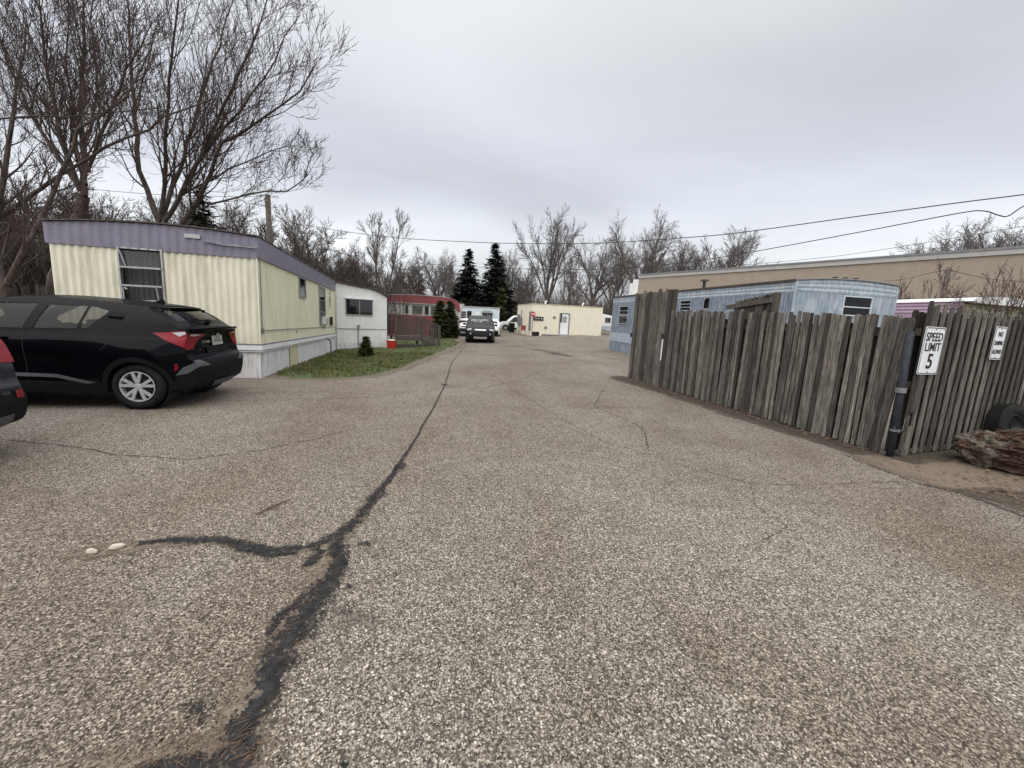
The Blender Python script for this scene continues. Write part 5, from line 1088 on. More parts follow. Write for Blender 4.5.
flat_to_side('sill_cladding', [[(0.36, 0.24), (2.26, 0.24), (2.26, 0.42), (0.9, 0.40), (0.47, 0.44)]], SH, 0.010, M['clad'], car)
flat_to_side('sill_stripe', [[(0.50, 0.395), (0.95, 0.50), (2.24, 0.53), (2.24, 0.475), (0.97, 0.455), (0.60, 0.37)]], SH, 0.020, M['clad_l'], car)
g = MB(); strip_patch(g, SH, 0.2, 1.4, -.45, .45, 0.03); g.build('diffuser', M['clad_l'], car, smooth=True)
# roof spoiler, lip, wiper, plate, badge
g = MB(); sp = []
for i in range(13):
    v = -1 + i / 6; y = v * 0.60; k = 1 - 0.45 * v * v
    sp += [(0.0, y, 1.50 + .02 * (1 - v * v)), (-0.08 - 0.15 * k, y * .95, 1.472 + .018 * (1 - v * v)), (-0.08 - 0.15 * k, y * .95, 1.455 + .018 * (1 - v * v)), (-0.02, y, 1.45)]
g.add(sp, [f for i in range(12) for f in [(4 * i + a, 4 * i + (a + 1) % 4, 4 * i + 4 + (a + 1) % 4, 4 * i + 4 + a) for a in range(4)]] + [(0, 1, 2, 3), (48, 51, 50, 49)])
for sd_ in (1, -1): g.add([(-0.02, sd_ * .60, 1.48), (-0.22, sd_ * .57, 1.455), (-0.20, sd_ * .62, 1.38), (-0.06, sd_ * .64, 1.42), (-0.02, sd_ * .57, 1.47), (-0.22, sd_ * .54, 1.445), (-0.20, sd_ * .59, 1.37), (-0.06, sd_ * .61, 1.41)], [(0, 1, 2, 3), (7, 6, 5, 4), (0, 4, 5, 1), (1, 5, 6, 2), (2, 6, 7, 3), (3, 7, 4, 0)])
g.build('roof_spoiler', M['carblack'], car, smooth=False)
g = MB(); lp = []
for i in range(17):
    v = -1 + i / 8; p = SH.S(8.2, v * .97); k = 0.02 * (1 - abs(v) ** 3)
    lp += [tuple(p + Vector((0.06, 0, 0.035))), tuple(p + Vector((-0.035 - k, 0, 0.045))), tuple(p + Vector((-0.035 - k, 0, 0.02))), tuple(p + Vector((0.0, 0, -0.02)))]
g.add(lp, [f for i in range(16) for f in [(4 * i + a, 4 * i + (a + 1) % 4, 4 * i + 4 + (a + 1) % 4, 4 * i + 4 + a) for a in range(4)]] + [(0, 1, 2, 3), (64, 67, 66, 65)]); g.build('tail_lip', M['carblack'], car, smooth=False)
g = MB(); p = SH.S(10.15, 0, .03); g.beam(p, SH.S(10.45, .42, .02), .02, .02); g.lathe(p, [(0.001, -.03), (0.035, -.03), (0.035, .03), (0.001, .03)], 12); g.build('rear_wiper', M['clad'], car)
pm = (SH.S(6.25, 0) + SH.S(7.0, 0)) / 2 + Vector((-0.022, 0, 0)); g = MB(); g.box(pm, (0.012, 0.305, 0.152), Matrix.Rotation(0.08, 3, 'Y')); pl = g.build('licence_plate', M['plate'], car)
g = MB()
for k in range(6): g.box(pm + Vector((-0.008, -.105 + k * .042, -.005)), (0.003, 0.02, 0.05), Matrix.Rotation(0.08, 3, 'Y'))
g.build('faded_marks', M['clad_l'], pl)
g = MB(); strip_patch(g, SH, 5.3, 5.9, -.42, .42, 0.02); g.build('plate_surround', M['clad'], car, smooth=True)
g = MB(); p = SH.S(7.45, 0, .012); g.lathe((0, 0, 0), [(0.03, -.004), (0.038, -.004), (0.038, .004), (0.03, .004)], 24); g.v = [(p.x - .004 + a[1], a[0] * 1.35, p.z + a[2]) for a in g.v]; g.box((p.x - .006, 0, p.z), (.004, .012, .06)); g.box((p.x - .006, 0, p.z + .01), (.004, .07, .012)); g.build('emblem', M['chrome'], car)
text('C-HR', 0.055, M['chrome'], car, SH.S(6.5, .40, .020), (R(90), 0, R(-90 - 14)), name='model_letters', sx=1.25, off=.001)
for i, (x, s_) in enumerate(((0, 1), (0, -1), (2.64, 1), (2.64, -1))): make_wheel(car, x, s_ * 0.79, s_)
for s_ in (1, -1): mirror(car, 2.15, s_ * .86, 1.06, s_, M['carblack'])
g = MB(); g.b2(-.45, 3.2, -.62, .62, .2, .42); g.build('underbody', M['black'], car)
for ax in (0, 2.64): g = MB(); g.lathe((ax, 0, .33), [(0.37, -.84), (0.37, -.5), (0.001, -.5), (0.001, .5), (0.37, .5), (0.37, .84)], 24, close=False); g.build('wheel_well', M['black'], car)
interior(car, .9, (0.0, 2.2))
g = MB(); p = SH.S(13.5, 0); g.add([(p.x - .02, 0, p.z), (p.x + .16, .03, p.z), (p.x + .16, -.03, p.z), (p.x, 0, p.z + .065), (p.x + .03, 0, p.z + .07)], [(0, 1, 4, 3), (0, 3, 4, 2), (1, 2, 4)]); g.build('roof_aerial', M['carblack'], car)

# -- generic upright car used for the slate one at the left edge and the ones far away
def f_suv(W_, L_, H_, wb, ro):
    def f(x, z):
        b = W_ / 2
        if x < 0.0: b -= 0.15 * ((0.0 - x) / ro) ** 2.6
        if x > wb: b -= 0.20 * ((x - wb) / (L_ - wb - ro)) ** 2.2
        if z < 0.55: b -= 0.05 * ((0.55 - z) / 0.35) ** 2
        bl = H_ * .60
        if z > bl: b -= 0.20 * ((z - bl) / (H_ - bl)) ** 1.3
        return max(b, .3)
    return f
def suv(name, label, loc, rz, paint, H_=1.68, L_=4.55, W_=1.84, wb=2.66, ro=0.92, sedan=False, group=None, rear='tall', detail=True, hatch=0.28):
    r_ = -ro; fo = L_ - ro; c_ = [(r_ + .15, .30), (r_ + .06, .36), (r_ + .02, .5), (r_ + .04, .66), (r_ + .07, .72), (r_ + .12, .90), (r_ + .17, 1.02)]
    if sedan: c_ += [(r_ + .20, 1.06), (r_ + .5, 1.10), (r_ + 1.0, H_ - .1), (r_ + 1.5, H_ - .01), (r_ + 2.1, H_)]
    else: c_ += [(r_ + .22, 1.12), (r_ + .20 + hatch * .5, 1.30), (r_ + .16 + hatch, H_ - .13), (r_ + .35 + hatch, H_ - .05), (1.0, H_)]
    c_ += [(1.55, H_ - .03), (1.95, H_ - .14), (2.65, 1.10), (2.8, 1.05), (3.2, 1.0), (fo - .18, .88), (fo - .06, .72), (fo - .02, .5), (fo - .08, .32), (fo - .3, .22)]
    cr_ = [.03, .05, .06, .06, .05, .05, .05, .05, .04, .04, .04, .04, .04, .06, .08, .08, .07, .08, .09, .09, .07, .04]
    sh = CarShape(c_, f_suv(W_, L_, H_, wb, ro), cr_, (0, wb), 0.385, 0.26)
    t = thing(name, label, 'car', loc, rz=rz, group=group)
    zb = 1.08; zt = H_ - .14
    if sedan: w1 = [(1.0, zb - .04), (.95, zt), (.45, zt - .04), (.1, zb - .02)]
    else: w1 = [(1.0, zb), (.95, zt), (.25, zt), (.15, zb + .02)]
    w2 = [(1.08, zb), (1.03, zt), (1.6, zt - .02), (2.25, zb)]
    w0 = None if sedan else [(.05, zb + .03), (.15, zt), (r_ + hatch + .42, zt - .02), (r_ + .40 + hatch * .3, zb + .06)]
    loops = [sh.side_poly(), w1, w2] + ([w0] if w0 else [])
    flat_to_side('body_side', loops, sh, 0, paint, t); 
    ri = (8.2, 9.6) if sedan else (7.5, 9.0)
    body_strip(sh, paint, t, holes=((ri[0], ri[1], .8), (13.25, 14.0, .84)))
    for w in loops[1:]: flat_to_side('window', [w], sh, -.006, M['carglass'], t)
    g = MB(); strip_patch(g, sh, ri[0] - .1, ri[1] + .1, -.86, .86, -.004); g.build('rear_window', M['carglass'], t, smooth=True)
    g = MB(); strip_patch(g, sh, 13.05, 14.05, -.88, .88, -.003); g.build('windscreen', M['carglass'], t, smooth=True)
    for ax in (0, wb): flat_to_side('arch_cladding', [arch_ring(ax, .385, .06)], sh, .008, M['clad'], t)
    flat_to_side('sill_cladding', [[(.40, .26), (wb - .4, .26), (wb - .4, .40), (.40, .40)]], sh, .008, M['clad'], t)
    # lamps
    for s_ in (1, -1):
        g = MB()
        if rear == 'tall': strip_patch(g, sh, 5.0, 7.3, s_, s_ * .76, .014, v1b=s_ * .84)
        else: strip_patch(g, sh, 5.0, 6.4, s_, s_ * .62, .014)
        g.build('tail_lamp', M['lamp_r'], t, smooth=True)
    flat_to_side('tail_lamp', [[(r_ + .26, .98), (r_ + .36, 1.16), (r_ + .235, 1.16), (r_ + .13, .93), (r_ + .115, .86), (r_ + .18, .86)]], sh, .012, M['lamp_r'], t)
    for s_ in (1, -1): g = MB(); strip_patch(g, sh, 17.1, 17.6, s_ * 1.0, s_ * .66, .012, v1b=s_ * .78); g.build('headlight', M['lamp_w'], t, smooth=True)
    flat_to_side('headlight', [[(fo - .20, .86), (fo - .08, .76), (fo - .10, .74), (fo - .35, .81), (fo - .42, .86)]], sh, .008, M['lamp_w'], t)
    g = MB(); strip_patch(g, sh, 17.35, 17.85, -.46, .46, .012, v0b=-.4, v1b=.4); gr = g.build('grille', M['chrome' if detail and not sedan else 'steel'], t, smooth=True)
    g = MB()
    for k in range(3): strip_patch(g, sh, 17.36 + k * .2, 17.45 + k * .2, -.44, .44, .018, nt=2)
    g.build('grille_bar', M['steel'], gr)
    g = MB(); strip_patch(g, sh, 18.15, 19.1, -.62, .62, .012); g.build('lower_grille', M['black'], t, smooth=True)
    g = MB(); strip_patch(g, sh, 19.3, 19.8, -.55, .55, .03); g.build('skid_plate', M['alloy'], t, smooth=True)
    for s_ in (1, -1): g = MB(); strip_patch(g, sh, 18.45, 18.75, s_ * .88, s_ * .76, .015); g.build('fog_lamp', M['lamp_w'], t, smooth=True)
    g = MB(); strip_patch(g, sh, 18.5, 20.6, -1, 1, .008, 12, 20); g.build('bumper', M['clad'], t, smooth=True)
    g = MB(); strip_patch(g, sh, 0, 2.6, -1, 1, .012, 12, 20); g.build('bumper', M['clad'], t, smooth=True)
    g = MB(); strip_patch(g, sh, .5, 1.5, -.82, .82, .02, 8, 16); g.build('skid_plate', M['clad_l'], t, smooth=True)
    for s_ in (1, -1): g = MB(); strip_patch(g, sh, 2.35, 2.8, s_ * .94, s_ * .86, .02); g.build('reflector', M['lamp_dr'], t, smooth=True)
    pm = sh.S(5.2, 0, .02); g = MB(); g.box(pm, (.012, .305, .152)); g.build('licence_plate', M['plate'], t)
    for x, s_ in ((0, 1), (0, -1), (wb, 1), (wb, -1)): make_wheel(t, x, s_ * (W_ / 2 - .11), s_, style='single' if not detail else 'double')
    for s_ in (1, -1): mirror(t, 2.2, s_ * (W_ / 2 - .03), 1.13, s_, paint)
    g = MB(); g.b2(r_ + .3, fo - .3, -W_ * .33, W_ * .33, .2, .42); g.build('underbody', M['black'], t)
    for ax in (0, wb): g = MB(); g.lathe((ax, 0, .33), [(0.38, -W_ * .46), (0.38, -.55), (0.001, -.55), (0.001, .55), (0.38, .55), (0.38, W_ * .46)], 20, close=False); g.build('wheel_well', M['black'], t)
    interior(t, W_ / 2, (0.0, 2.2))
    if not sedan:
        for s_ in (1, -1): g = MB(); g.tube([(.0, s_ * .60, H_ - .01), (.1, s_ * .60, H_ + .05), (1.3, s_ * .60, H_ + .05), (1.45, s_ * .60, H_ - .01)], .015, 6); g.build('roof_rail', M['chrome' if detail else 'steel'], t)
    return t
fd2 = Vector((-0.985, -0.17, 0)); 
suv('parked_car', 'dark slate car cut off by the left edge, its tail lamp and bumper corner showing', (-5.71, 3.04, 0.012), math.atan2(fd2.y, fd2.x), M['carslate'], H_=1.70, hatch=0.42)
hd = math.atan2(-0.985, 0.10)
suv('parked_car', 'dark grey car facing the camera in the middle of the lane', (-2.44, 28.1, -0.05), hd, M['cargrey'], H_=1.66, detail=True)
suv('parked_car', 'white car with a dark windscreen mostly hidden behind the arborvitae', (-4.25, 37.2, -0.15), R(-88), M['white'], H_=1.48, sedan=True, detail=False, group=None)
suv('parked_car', 'white car parked just behind the right side of the grey one', (-2.35, 37.0, -0.1), R(-86), M['white'], H_=1.50, sedan=True, detail=False)
suv('parked_van', 'white van far off left of the cream block building', (1.6, 51.5, 0.0), R(172), M['white'], H_=1.9, L_=4.9, detail=False, hatch=.12)

# ---------------------------------------------------------------- trees
def rotv(d, ang, az):
    a = Vector((0, 0, 1)) if abs(d.z) < .95 else Vector((1, 0, 0)); x = a.cross(d).normalized(); y = d.cross(x)
    return (d * math.cos(ang) + (x * math.cos(az) + y * math.sin(az)) * math.sin(ang)).normalized()
class Tree:
    def __init__(s, seed, minr=0.012, twigsides=3):
        s.r = random.Random(seed); s.big = MB(); s.small = MB(); s.minr = minr; s.ts = twigsides
    def branch(s, p, d, L_, rad, lvl, maxl, spread=0.75, up=0.12, wob=0.12, kids=(7, 6, 5, 4), ratio=(0.5, 0.5, .5, .5), start=0.25, end_r=0.25, thin=2):
        r = s.r; n = max(3, int(L_ / max(0.25, L_ / 9))) if lvl < 2 else (4 if lvl == 2 else 3)
        pts = [p.copy()]; rads = [rad]; q = p.copy(); dd = d.copy(); dirs = [dd.copy()]
        for i in range(n):
            dd = (dd + Vector((r.gauss(0, wob), r.gauss(0, wob), r.gauss(0, wob) + up))).normalized(); q = q + dd * (L_ / n); pts.append(q.copy()); dirs.append(dd.copy())
            rads.append(max(s.minr, rad * (1 - (1 - end_r) * (i + 1) / n)))
        (s.big if lvl < thin else s.small).tube(pts, rads, 7 if lvl == 0 else (5 if lvl == 1 else s.ts), cap=False)
        if lvl >= maxl: return
        k = kids[min(lvl, len(kids) - 1)]; k = max(1, int(round(k * r.uniform(.8, 1.2))))
        az = r.uniform(0, 6.28)
        for j in range(k):
            t = start + (1 - start) * (j + r.random() * .8) / k; t = min(t, .99); i = min(int(t * n), n - 1); u = t * n - i
            pp = pts[i].lerp(pts[i + 1], u); az += 2.4 + r.uniform(-.5, .5); nd = rotv(dirs[i], spread * r.uniform(.6, 1.25), az)
            s.branch(pp, nd, L_ * ratio[min(lvl, len(ratio) - 1)] * r.uniform(.6, 1.25) * (1.15 - .45 * t), max(s.minr, rads[i] * r.uniform(.34, .52)), lvl + 1, maxl, spread, up, wob * 1.15, kids, ratio, start * .8, end_r, thin)
    def path(s, P, r0_, r1, nk, ksp, kl, maxl, up=.15, lvl=1, wob=.085, **k):
        """a main stem along given points, with side branches"""
        r = s.r; P = [Vector(p) for p in P]; Q = []
        for i in range(len(P) - 1):
            m = max(2, int((P[i + 1] - P[i]).length / .6))
            for j in range(m): Q.append(P[i].lerp(P[i + 1], j / m) + Vector((r.gauss(0, .03), r.gauss(0, .03), r.gauss(0, .03))))
        Q.append(P[-1]); n = len(Q) - 1; rads = [r0_ + (r1 - r0_) * i / n for i in range(n + 1)]
        s.big.tube(Q, rads, 7, cap=False); az = r.uniform(0, 6)
        for j in range(nk):
            t = .12 + .88 * (j + r.random()) / nk; i = min(int(t * n), n - 1); d = (Q[i + 1] - Q[i]).normalized(); az += 2.4 + r.uniform(-.6, .6)
            s.branch(Q[i].copy(), rotv(d, ksp * r.uniform(.7, 1.3), az), kl * r.uniform(.55, 1.2) * (1.15 - .5 * t), max(s.minr, rads[i] * r.uniform(.35, .55)), lvl, maxl, .7, up, wob, **k)
    def done(s, name, label, loc=(0, 0, 0), bark_='bark', twig='twig', group=None, cat='tree'):
        t = thing(name, label, cat, loc, group=group)
        s.big.build('trunk', M[bark_], t, smooth=True, fix=False); 
        if s.small.v: s.small.build('crown', M[twig], t, smooth=True, fix=False)
        return t

# tree A, B, C: the big bare trees over and behind the yellow home. Points are world positions worked out at real distances
def Pw(l, loc): return [at(*p) - Vector(loc) for p in l]
locB = Vector((-14.2, 16.6, -0.2))
T = Tree(11, .0062)
hub = at(160, 226, 16.6) - locB
T.path([(0, 0, 0), (-.05, .05, 2.2), tuple(hub)], .22, .17, 0, .5, 1, 2)
KW = dict(kids=(8, 7, 5, 4), ratio=(.55, .55, .6, .5))
for pts, ra, n, kl in (([(160, 226, 16.6), (140, 170, 16.9), (133, 100, 17.5), (128, 0, 18.4), (124, -70, 19)], .17, 20, 2.6),
                       ([(158, 226, 16.6), (165, 160, 16.2), (168, 80, 15.6), (180, -10, 15.0), (190, -70, 15)], .14, 20, 2.6),
                       ([(162, 220, 16.6), (180, 170, 17.2), (200, 100, 18.1), (228, 20, 19.0), (240, -30, 19.5)], .15, 20, 2.7),
                       ([(165, 222, 16.6), (196, 165, 16.1), (232, 90, 15.5), (262, 20, 15), (270, -20, 15)], .15, 22, 2.5),
                       ([(170, 215, 16.6), (205, 150, 15.9), (240, 110, 15.4), (275, 60, 15.0), (300, 15, 14.8)], .12, 20, 2.2),
                       ([(178, 232, 16.6), (205, 188, 15.8), (222, 142, 15.2), (262, 118, 14.8), (300, 92, 14.4), (317, 62, 14.2)], .16, 24, 2.2),
                       ([(208, 205, 15.8), (250, 194, 15.3), (285, 192, 14.9), (303, 178, 14.7), (314, 150, 14.6)], .06, 14, 1.5),
                       ([(180, 196, 16.4), (230, 170, 17.2), (270, 150, 18), (300, 145, 18.4)], .07, 14, 1.9)):
    T.path(Pw(pts, locB), ra * .6, .012, int(n * 1.05), .55, kl * 1.05, 3, **KW)
T.done('bare_tree', 'tall bare multi stemmed tree rising right behind the yellow home, its branches reaching farthest right', tuple(locB))
locA = Vector((-17.6, 15.4, -0.2))
T = Tree(12, .0062)
T.path([(0, 0, 0), (.1, 0, 2.4), tuple(at(84, 196, 15.4) - locA)], .21, .17, 0, .5, 1, 2)
for pts, ra, n, kl in (([(84, 196, 15.4), (82, 110, 15.8), (84, 0, 16.6), (82, -60, 17)], .17, 20, 2.5),
                       ([(80, 190, 15.4), (62, 140, 14.9), (48, 70, 14.4), (36, -20, 14)], .15, 20, 2.5),
                       ([(78, 185, 15.4), (40, 130, 15.4), (10, 70, 15.6), (-12, 10, 16)], .14, 20, 2.5),
                       ([(86, 185, 15.4), (72, 130, 16.6), (66, 60, 17.6), (70, -10, 18)], .12, 18, 2.5),
                       ([(88, 170, 15.4), (108, 120, 14.6), (128, 70, 14), (152, 22, 13.6)], .11, 20, 2.3),
                       ([(84, 150, 15.6), (98, 90, 15.8), (92, 20, 16), (96, -40, 16.2)], .08, 16, 2.2)):
    T.path(Pw(pts, locA), ra * .6, .012, int(n * 1.05), .55, kl * 1.1, 3, **KW)
T.done('bare_tree', 'tall bare tree at the far left whose straight stems fan up out of the picture', tuple(locA))
locC = Vector((-13.1, 10.2, -0.1))
T = Tree(13, .005)
T.path([(0, 0, 0), (.05, 0, 1.0), tuple(at(6, 286, 10.2) - locC)], .17, .13, 0, .5, 1, 2)
for pts, ra, n, kl in (([(6, 288, 10.2), (24, 252, 10.2), (46, 212, 10.4), (62, 170, 10.6), (80, 130, 10.8), (128, 98, 11.2), (150, 50, 11.4)], .075, 22, 1.3),
                       ([(4, 290, 10.2), (-6, 240, 10.4), (2, 180, 10.6), (14, 110, 10.8), (26, 20, 11)], .09, 22, 1.5),
                       ([(-30, 260, 10.4), (-4, 220, 10.6), (40, 190, 10.8), (84, 158, 11), (128, 138, 11.2), (165, 118, 11.4), (215, 98, 11.8)], .06, 20, 1.2),
                       ([(-20, 120, 11), (40, 116, 11.4), (90, 112, 11.8), (160, 108, 12.4)], .025, 12, .9)):
    T.path(Pw(pts, locC), ra, .015, n, .65, kl, 3, kids=(8, 7, 5), ratio=(.5, .5, .5))
T.done('bare_tree', 'slender leaning bare tree nearest the left edge behind the black car', tuple(locC))

# background bare trees: prototypes, then copies
def proto(seed, H_, style, minr):
    T = Tree(seed, minr); r = T.r
    if style == 'vase':      # several steep leaders from low down
        T.branch(Vector((0, 0, 0)), Vector((0, 0, 1)), H_ * .28, H_ * .030, 0, 0, up=.05, wob=.03)
        for k in range(7):
            a = k * 2.4; T.branch(Vector((0, 0, H_ * .22)), Vector((math.cos(a) * .30, math.sin(a) * .30, 1)).normalized(), H_ * r.uniform(.60, .68), H_ * .011, 1, 4, .55, .05, .09, (9, 13, 9, 6), (1, .34, .5, .5), .22)
    elif style == 'spread':  # heavy crooked limbs, wide crown
        T.branch(Vector((0, 0, 0)), Vector((0, 0, 1)), H_ * .35, H_ * .032, 0, 0, up=.05, wob=.05)
        for k in range(8):
            a = k * 2.4 + r.uniform(-.3, .3); e = r.uniform(.35, .95); T.branch(Vector((0, 0, H_ * r.uniform(.2, .34))), Vector((math.cos(a) * e, math.sin(a) * e, .8)).normalized(), H_ * r.uniform(.44, .60), H_ * .013, 1, 4, .66, .05, .15, (9, 12, 9, 6), (1, .38, .5, .5), .22)
    elif style == 'slim':    # two thin stems with loose tufts on top
        for k in range(3):
            a = k * 2.1; T.branch(Vector((0, 0, 0)), Vector((math.cos(a) * .18, math.sin(a) * .18, 1)).normalized(), H_ * r.uniform(.8, .95), H_ * .012, 1, 4, .5, .08, .07, (16, 16, 9, 6), (1, .22, .5, .5), .4)
    elif style == 'broom':   # fine dense crown
        T.branch(Vector((0, 0, 0)), Vector((0, 0, 1)), H_ * .3, H_ * .024, 0, 0, up=.05, wob=.05)
        for k in range(9):
            a = k * 2.4; e = r.uniform(.2, .8); T.branch(Vector((0, 0, H_ * r.uniform(.12, .28))), Vector((math.cos(a) * e, math.sin(a) * e, 1)).normalized(), H_ * r.uniform(.46, .66), H_ * .009, 1, 4, .55, .06, .12, (12, 13, 9, 6), (1, .36, .48, .5), .2)
    elif style == 'shrub':
        for k in range(11):
            a = k * 2.4; e = r.uniform(.2, 1.0); T.branch(Vector((0, 0, 0)), Vector((math.cos(a) * e, math.sin(a) * e, 1)).normalized(), H_ * r.uniform(.6, .95), H_ * .007, 1, 4, .5, .07, .13, (9, 8, 6, 4), (1, .38, .5, .5), .2, thin=2)
    return T
PR = {}
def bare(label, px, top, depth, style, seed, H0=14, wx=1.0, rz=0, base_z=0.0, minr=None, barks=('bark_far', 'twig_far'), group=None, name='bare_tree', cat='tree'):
    """tree standing at px/depth whose top reaches image row top"""
    key = (style, seed, barks)
    c = at(px, 318, depth); H_ = at(px, top, depth).z - base_z
    if key not in PR:
        T = proto(seed, H0, style, minr or .013); PR[key] = T.done(name, label, (0, 0, 0), *barks, group=group, cat=cat); t = PR[key]
    else: t = copy_tree(PR[key]); t.name = name
    s_ = H_ / (H0 * .98); t.location = (c.x, c.y, base_z); t.scale = (s_ * wx, s_ * wx, s_); t.rotation_euler.z = rz; t['label'] = label; t['category'] = cat
    if group: t['group'] = group
    elif 'group' in t: del t['group']
    return t
B2 = ('bark', 'twig'); BB = ('bark', 'brush')
bare('full fine branched bare tree just right of the wooden pole on the left', 306, 203, 34, 'broom', 21, rz=.3, barks=BB, minr=.016)
bare('bare tree rising directly behind the wooden pole on the left', 246, 196, 30, 'broom', 22, rz=1.9, barks=B2, minr=.014)
bare('dark crooked bare tree over the roof of the white annex', 349, 234, 40, 'spread', 23, rz=1.0, barks=B2)
bare('slim loose bare tree standing right of the white annex roof', 383, 212, 46, 'slim', 24, rz=.6)
bare('bare tree with tufted crown left of the two dark spruces, nearer the spruces', 436, 242, 66, 'spread', 25, rz=.2, wx=.8)
bare('smaller bare tree left of the two dark spruces, above the red trailer roof', 410, 247, 60, 'broom', 26, rz=2.2, H0=12)
bare('symmetrical vase shaped bare tree behind the cream building', 546, 210, 72, 'vase', 27, rz=.4, H0=16, wx=.85)
bare('loose bare tree between the vase shaped one and the tallest one', 592, 228, 78, 'spread', 28, rz=2.6, wx=.75)
bare('tallest wide bare tree above the left end of the fence', 636, 203, 64, 'spread', 29, rz=.9, H0=16, wx=.8)
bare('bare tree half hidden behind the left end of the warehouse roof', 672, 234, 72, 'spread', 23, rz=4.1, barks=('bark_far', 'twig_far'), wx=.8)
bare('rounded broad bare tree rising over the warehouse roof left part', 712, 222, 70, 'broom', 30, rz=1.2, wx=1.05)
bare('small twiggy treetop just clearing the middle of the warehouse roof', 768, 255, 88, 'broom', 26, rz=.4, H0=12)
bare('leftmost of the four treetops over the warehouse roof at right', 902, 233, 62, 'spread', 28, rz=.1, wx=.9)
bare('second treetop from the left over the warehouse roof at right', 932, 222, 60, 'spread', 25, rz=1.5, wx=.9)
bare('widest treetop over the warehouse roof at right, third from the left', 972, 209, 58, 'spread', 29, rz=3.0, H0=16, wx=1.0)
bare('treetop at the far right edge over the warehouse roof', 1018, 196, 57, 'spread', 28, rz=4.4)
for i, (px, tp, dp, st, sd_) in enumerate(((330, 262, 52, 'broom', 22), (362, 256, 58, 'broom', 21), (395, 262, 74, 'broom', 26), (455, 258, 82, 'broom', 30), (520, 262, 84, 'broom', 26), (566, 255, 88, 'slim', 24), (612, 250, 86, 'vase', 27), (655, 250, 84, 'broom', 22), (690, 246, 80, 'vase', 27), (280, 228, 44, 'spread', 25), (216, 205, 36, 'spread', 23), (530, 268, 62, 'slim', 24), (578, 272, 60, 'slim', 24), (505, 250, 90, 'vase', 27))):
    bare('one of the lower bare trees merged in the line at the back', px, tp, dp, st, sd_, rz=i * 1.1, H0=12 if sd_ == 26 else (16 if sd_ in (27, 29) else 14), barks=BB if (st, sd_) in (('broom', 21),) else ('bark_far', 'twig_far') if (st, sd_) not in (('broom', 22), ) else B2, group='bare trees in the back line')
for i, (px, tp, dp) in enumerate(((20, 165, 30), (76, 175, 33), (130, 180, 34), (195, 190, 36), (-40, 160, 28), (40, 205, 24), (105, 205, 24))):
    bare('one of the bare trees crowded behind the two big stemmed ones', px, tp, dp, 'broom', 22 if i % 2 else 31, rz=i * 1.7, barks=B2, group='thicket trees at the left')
# shrubs in front of the warehouse
bare('leafless bush left of the short wooden pole before the warehouse', 912, 272, 17.5, 'shrub', 41, H0=4, rz=.5, minr=.009, barks=B2, name='bare_bush', cat='bush', wx=.62)
bare('dark tangled leafless bush over the pink trailer at the right edge', 1002, 268, 12.5, 'shrub', 42, H0=4, rz=2.0, minr=.006, barks=B2, name='bare_bush', cat='bush', wx=.6)
bare('second tangled bush cut by the right edge beside the pale trailer end', 1034, 276, 11.5, 'shrub', 42, H0=4, rz=.2, barks=B2, name='bare_bush', cat='bush', wx=.6)

# conifers: many small drooping sprays on a tapered trunk
def conifer(name, label, loc, H_, Rb, mat, seed, layers=34, per=16, droop=-.25, spray=.35, group=None, shape=1.0, leafw=.10, start=.04):
    t = thing(name, label, 'tree', loc, group=group); r = random.Random(seed)
    g = MB(); g.tube([(0, 0, 0), (0, 0, H_ * .5), (0, 0, H_ * .97)], [H_ * .018, H_ * .01, .01], 8); g.build('trunk', M['bark'], t, smooth=True)
    g = MB()
    for i in range(layers):
        u = i / layers; z = H_ * (start + (1 - start) * u); rr_ = Rb * (1 - u ** shape) * r.uniform(.86, 1.1) + .04; n = max(4, int(per * (1 - u * .7)))
        for k in range(n):
            a = r.uniform(0, 6.283); L_ = rr_ * r.uniform(.72, 1.12); d = Vector((math.cos(a), math.sin(a), 0)); g.cur = r.random()
            m = max(2, int(L_ / spray * 2))
            for j in range(m):
                s_ = (j + r.random()) / m; p = d * (L_ * s_) + Vector((0, 0, z + droop * L_ * s_ + r.uniform(-.1, .1) * H_ / layers * 3)); g.cur = min(1, max(0, g.cur + r.uniform(-.2, .2)))
                for q_ in range(3):
                    b = a + r.gauss(0, .8); e = Vector((math.cos(b), math.sin(b), r.uniform(-.55, .35))).normalized() * spray * r.uniform(.6, 1.3); w_ = Vector((-math.sin(b), math.cos(b), r.uniform(-.5, .5))).normalized() * leafw * r.uniform(.6, 1.3)
                    g.add([p - w_, p + w_, p + e + w_ * .4, p + e * 1.2, p + e - w_ * .4], [(0, 1, 2, 3, 4)])
    g.build('crown', mat, t, fix=False); return t
c = at(467, 318, 70); conifer('spruce_tree', 'shorter left one of the two dark spruces', (c.x, c.y, -.2), at(467, 248, 70).z + .2, 5.2, M['spruce'], 51, 40, 22, spray=.6, leafw=.16)
c = at(493, 318, 68); conifer('spruce_tree', 'taller right one of the two dark spruces', (c.x, c.y, -.2), at(493, 242, 68).z + .2, 5.4, M['spruce'], 52, 44, 22, spray=.6, leafw=.16)
c = at(420, 318, 62); conifer('spruce_tree', 'low dark evergreen above the red trailer roof', (c.x, c.y, -.2), at(420, 280, 62).z + .2, 2.4, M['pine'], 57, 26, 16, spray=.6, leafw=.16)
c = at(500, 318, 60); conifer('arborvitae', 'small yellowish green evergreen in front of the taller spruce', (c.x, c.y, -.2), at(500, 287, 60).z + .2, 1.3, M['arbor'], 53, 24, 14, droop=.2, spray=.5)
c = at(205, 240, 23); conifer('pine_tree', 'dull green pine behind the yellow home near the wooden pole', (c.x, c.y, -.2), at(205, 186, 23).z + .2, 2.4, M['pine'], 54, 34, 15, droop=.15, spray=.4, leafw=.06, start=.25)
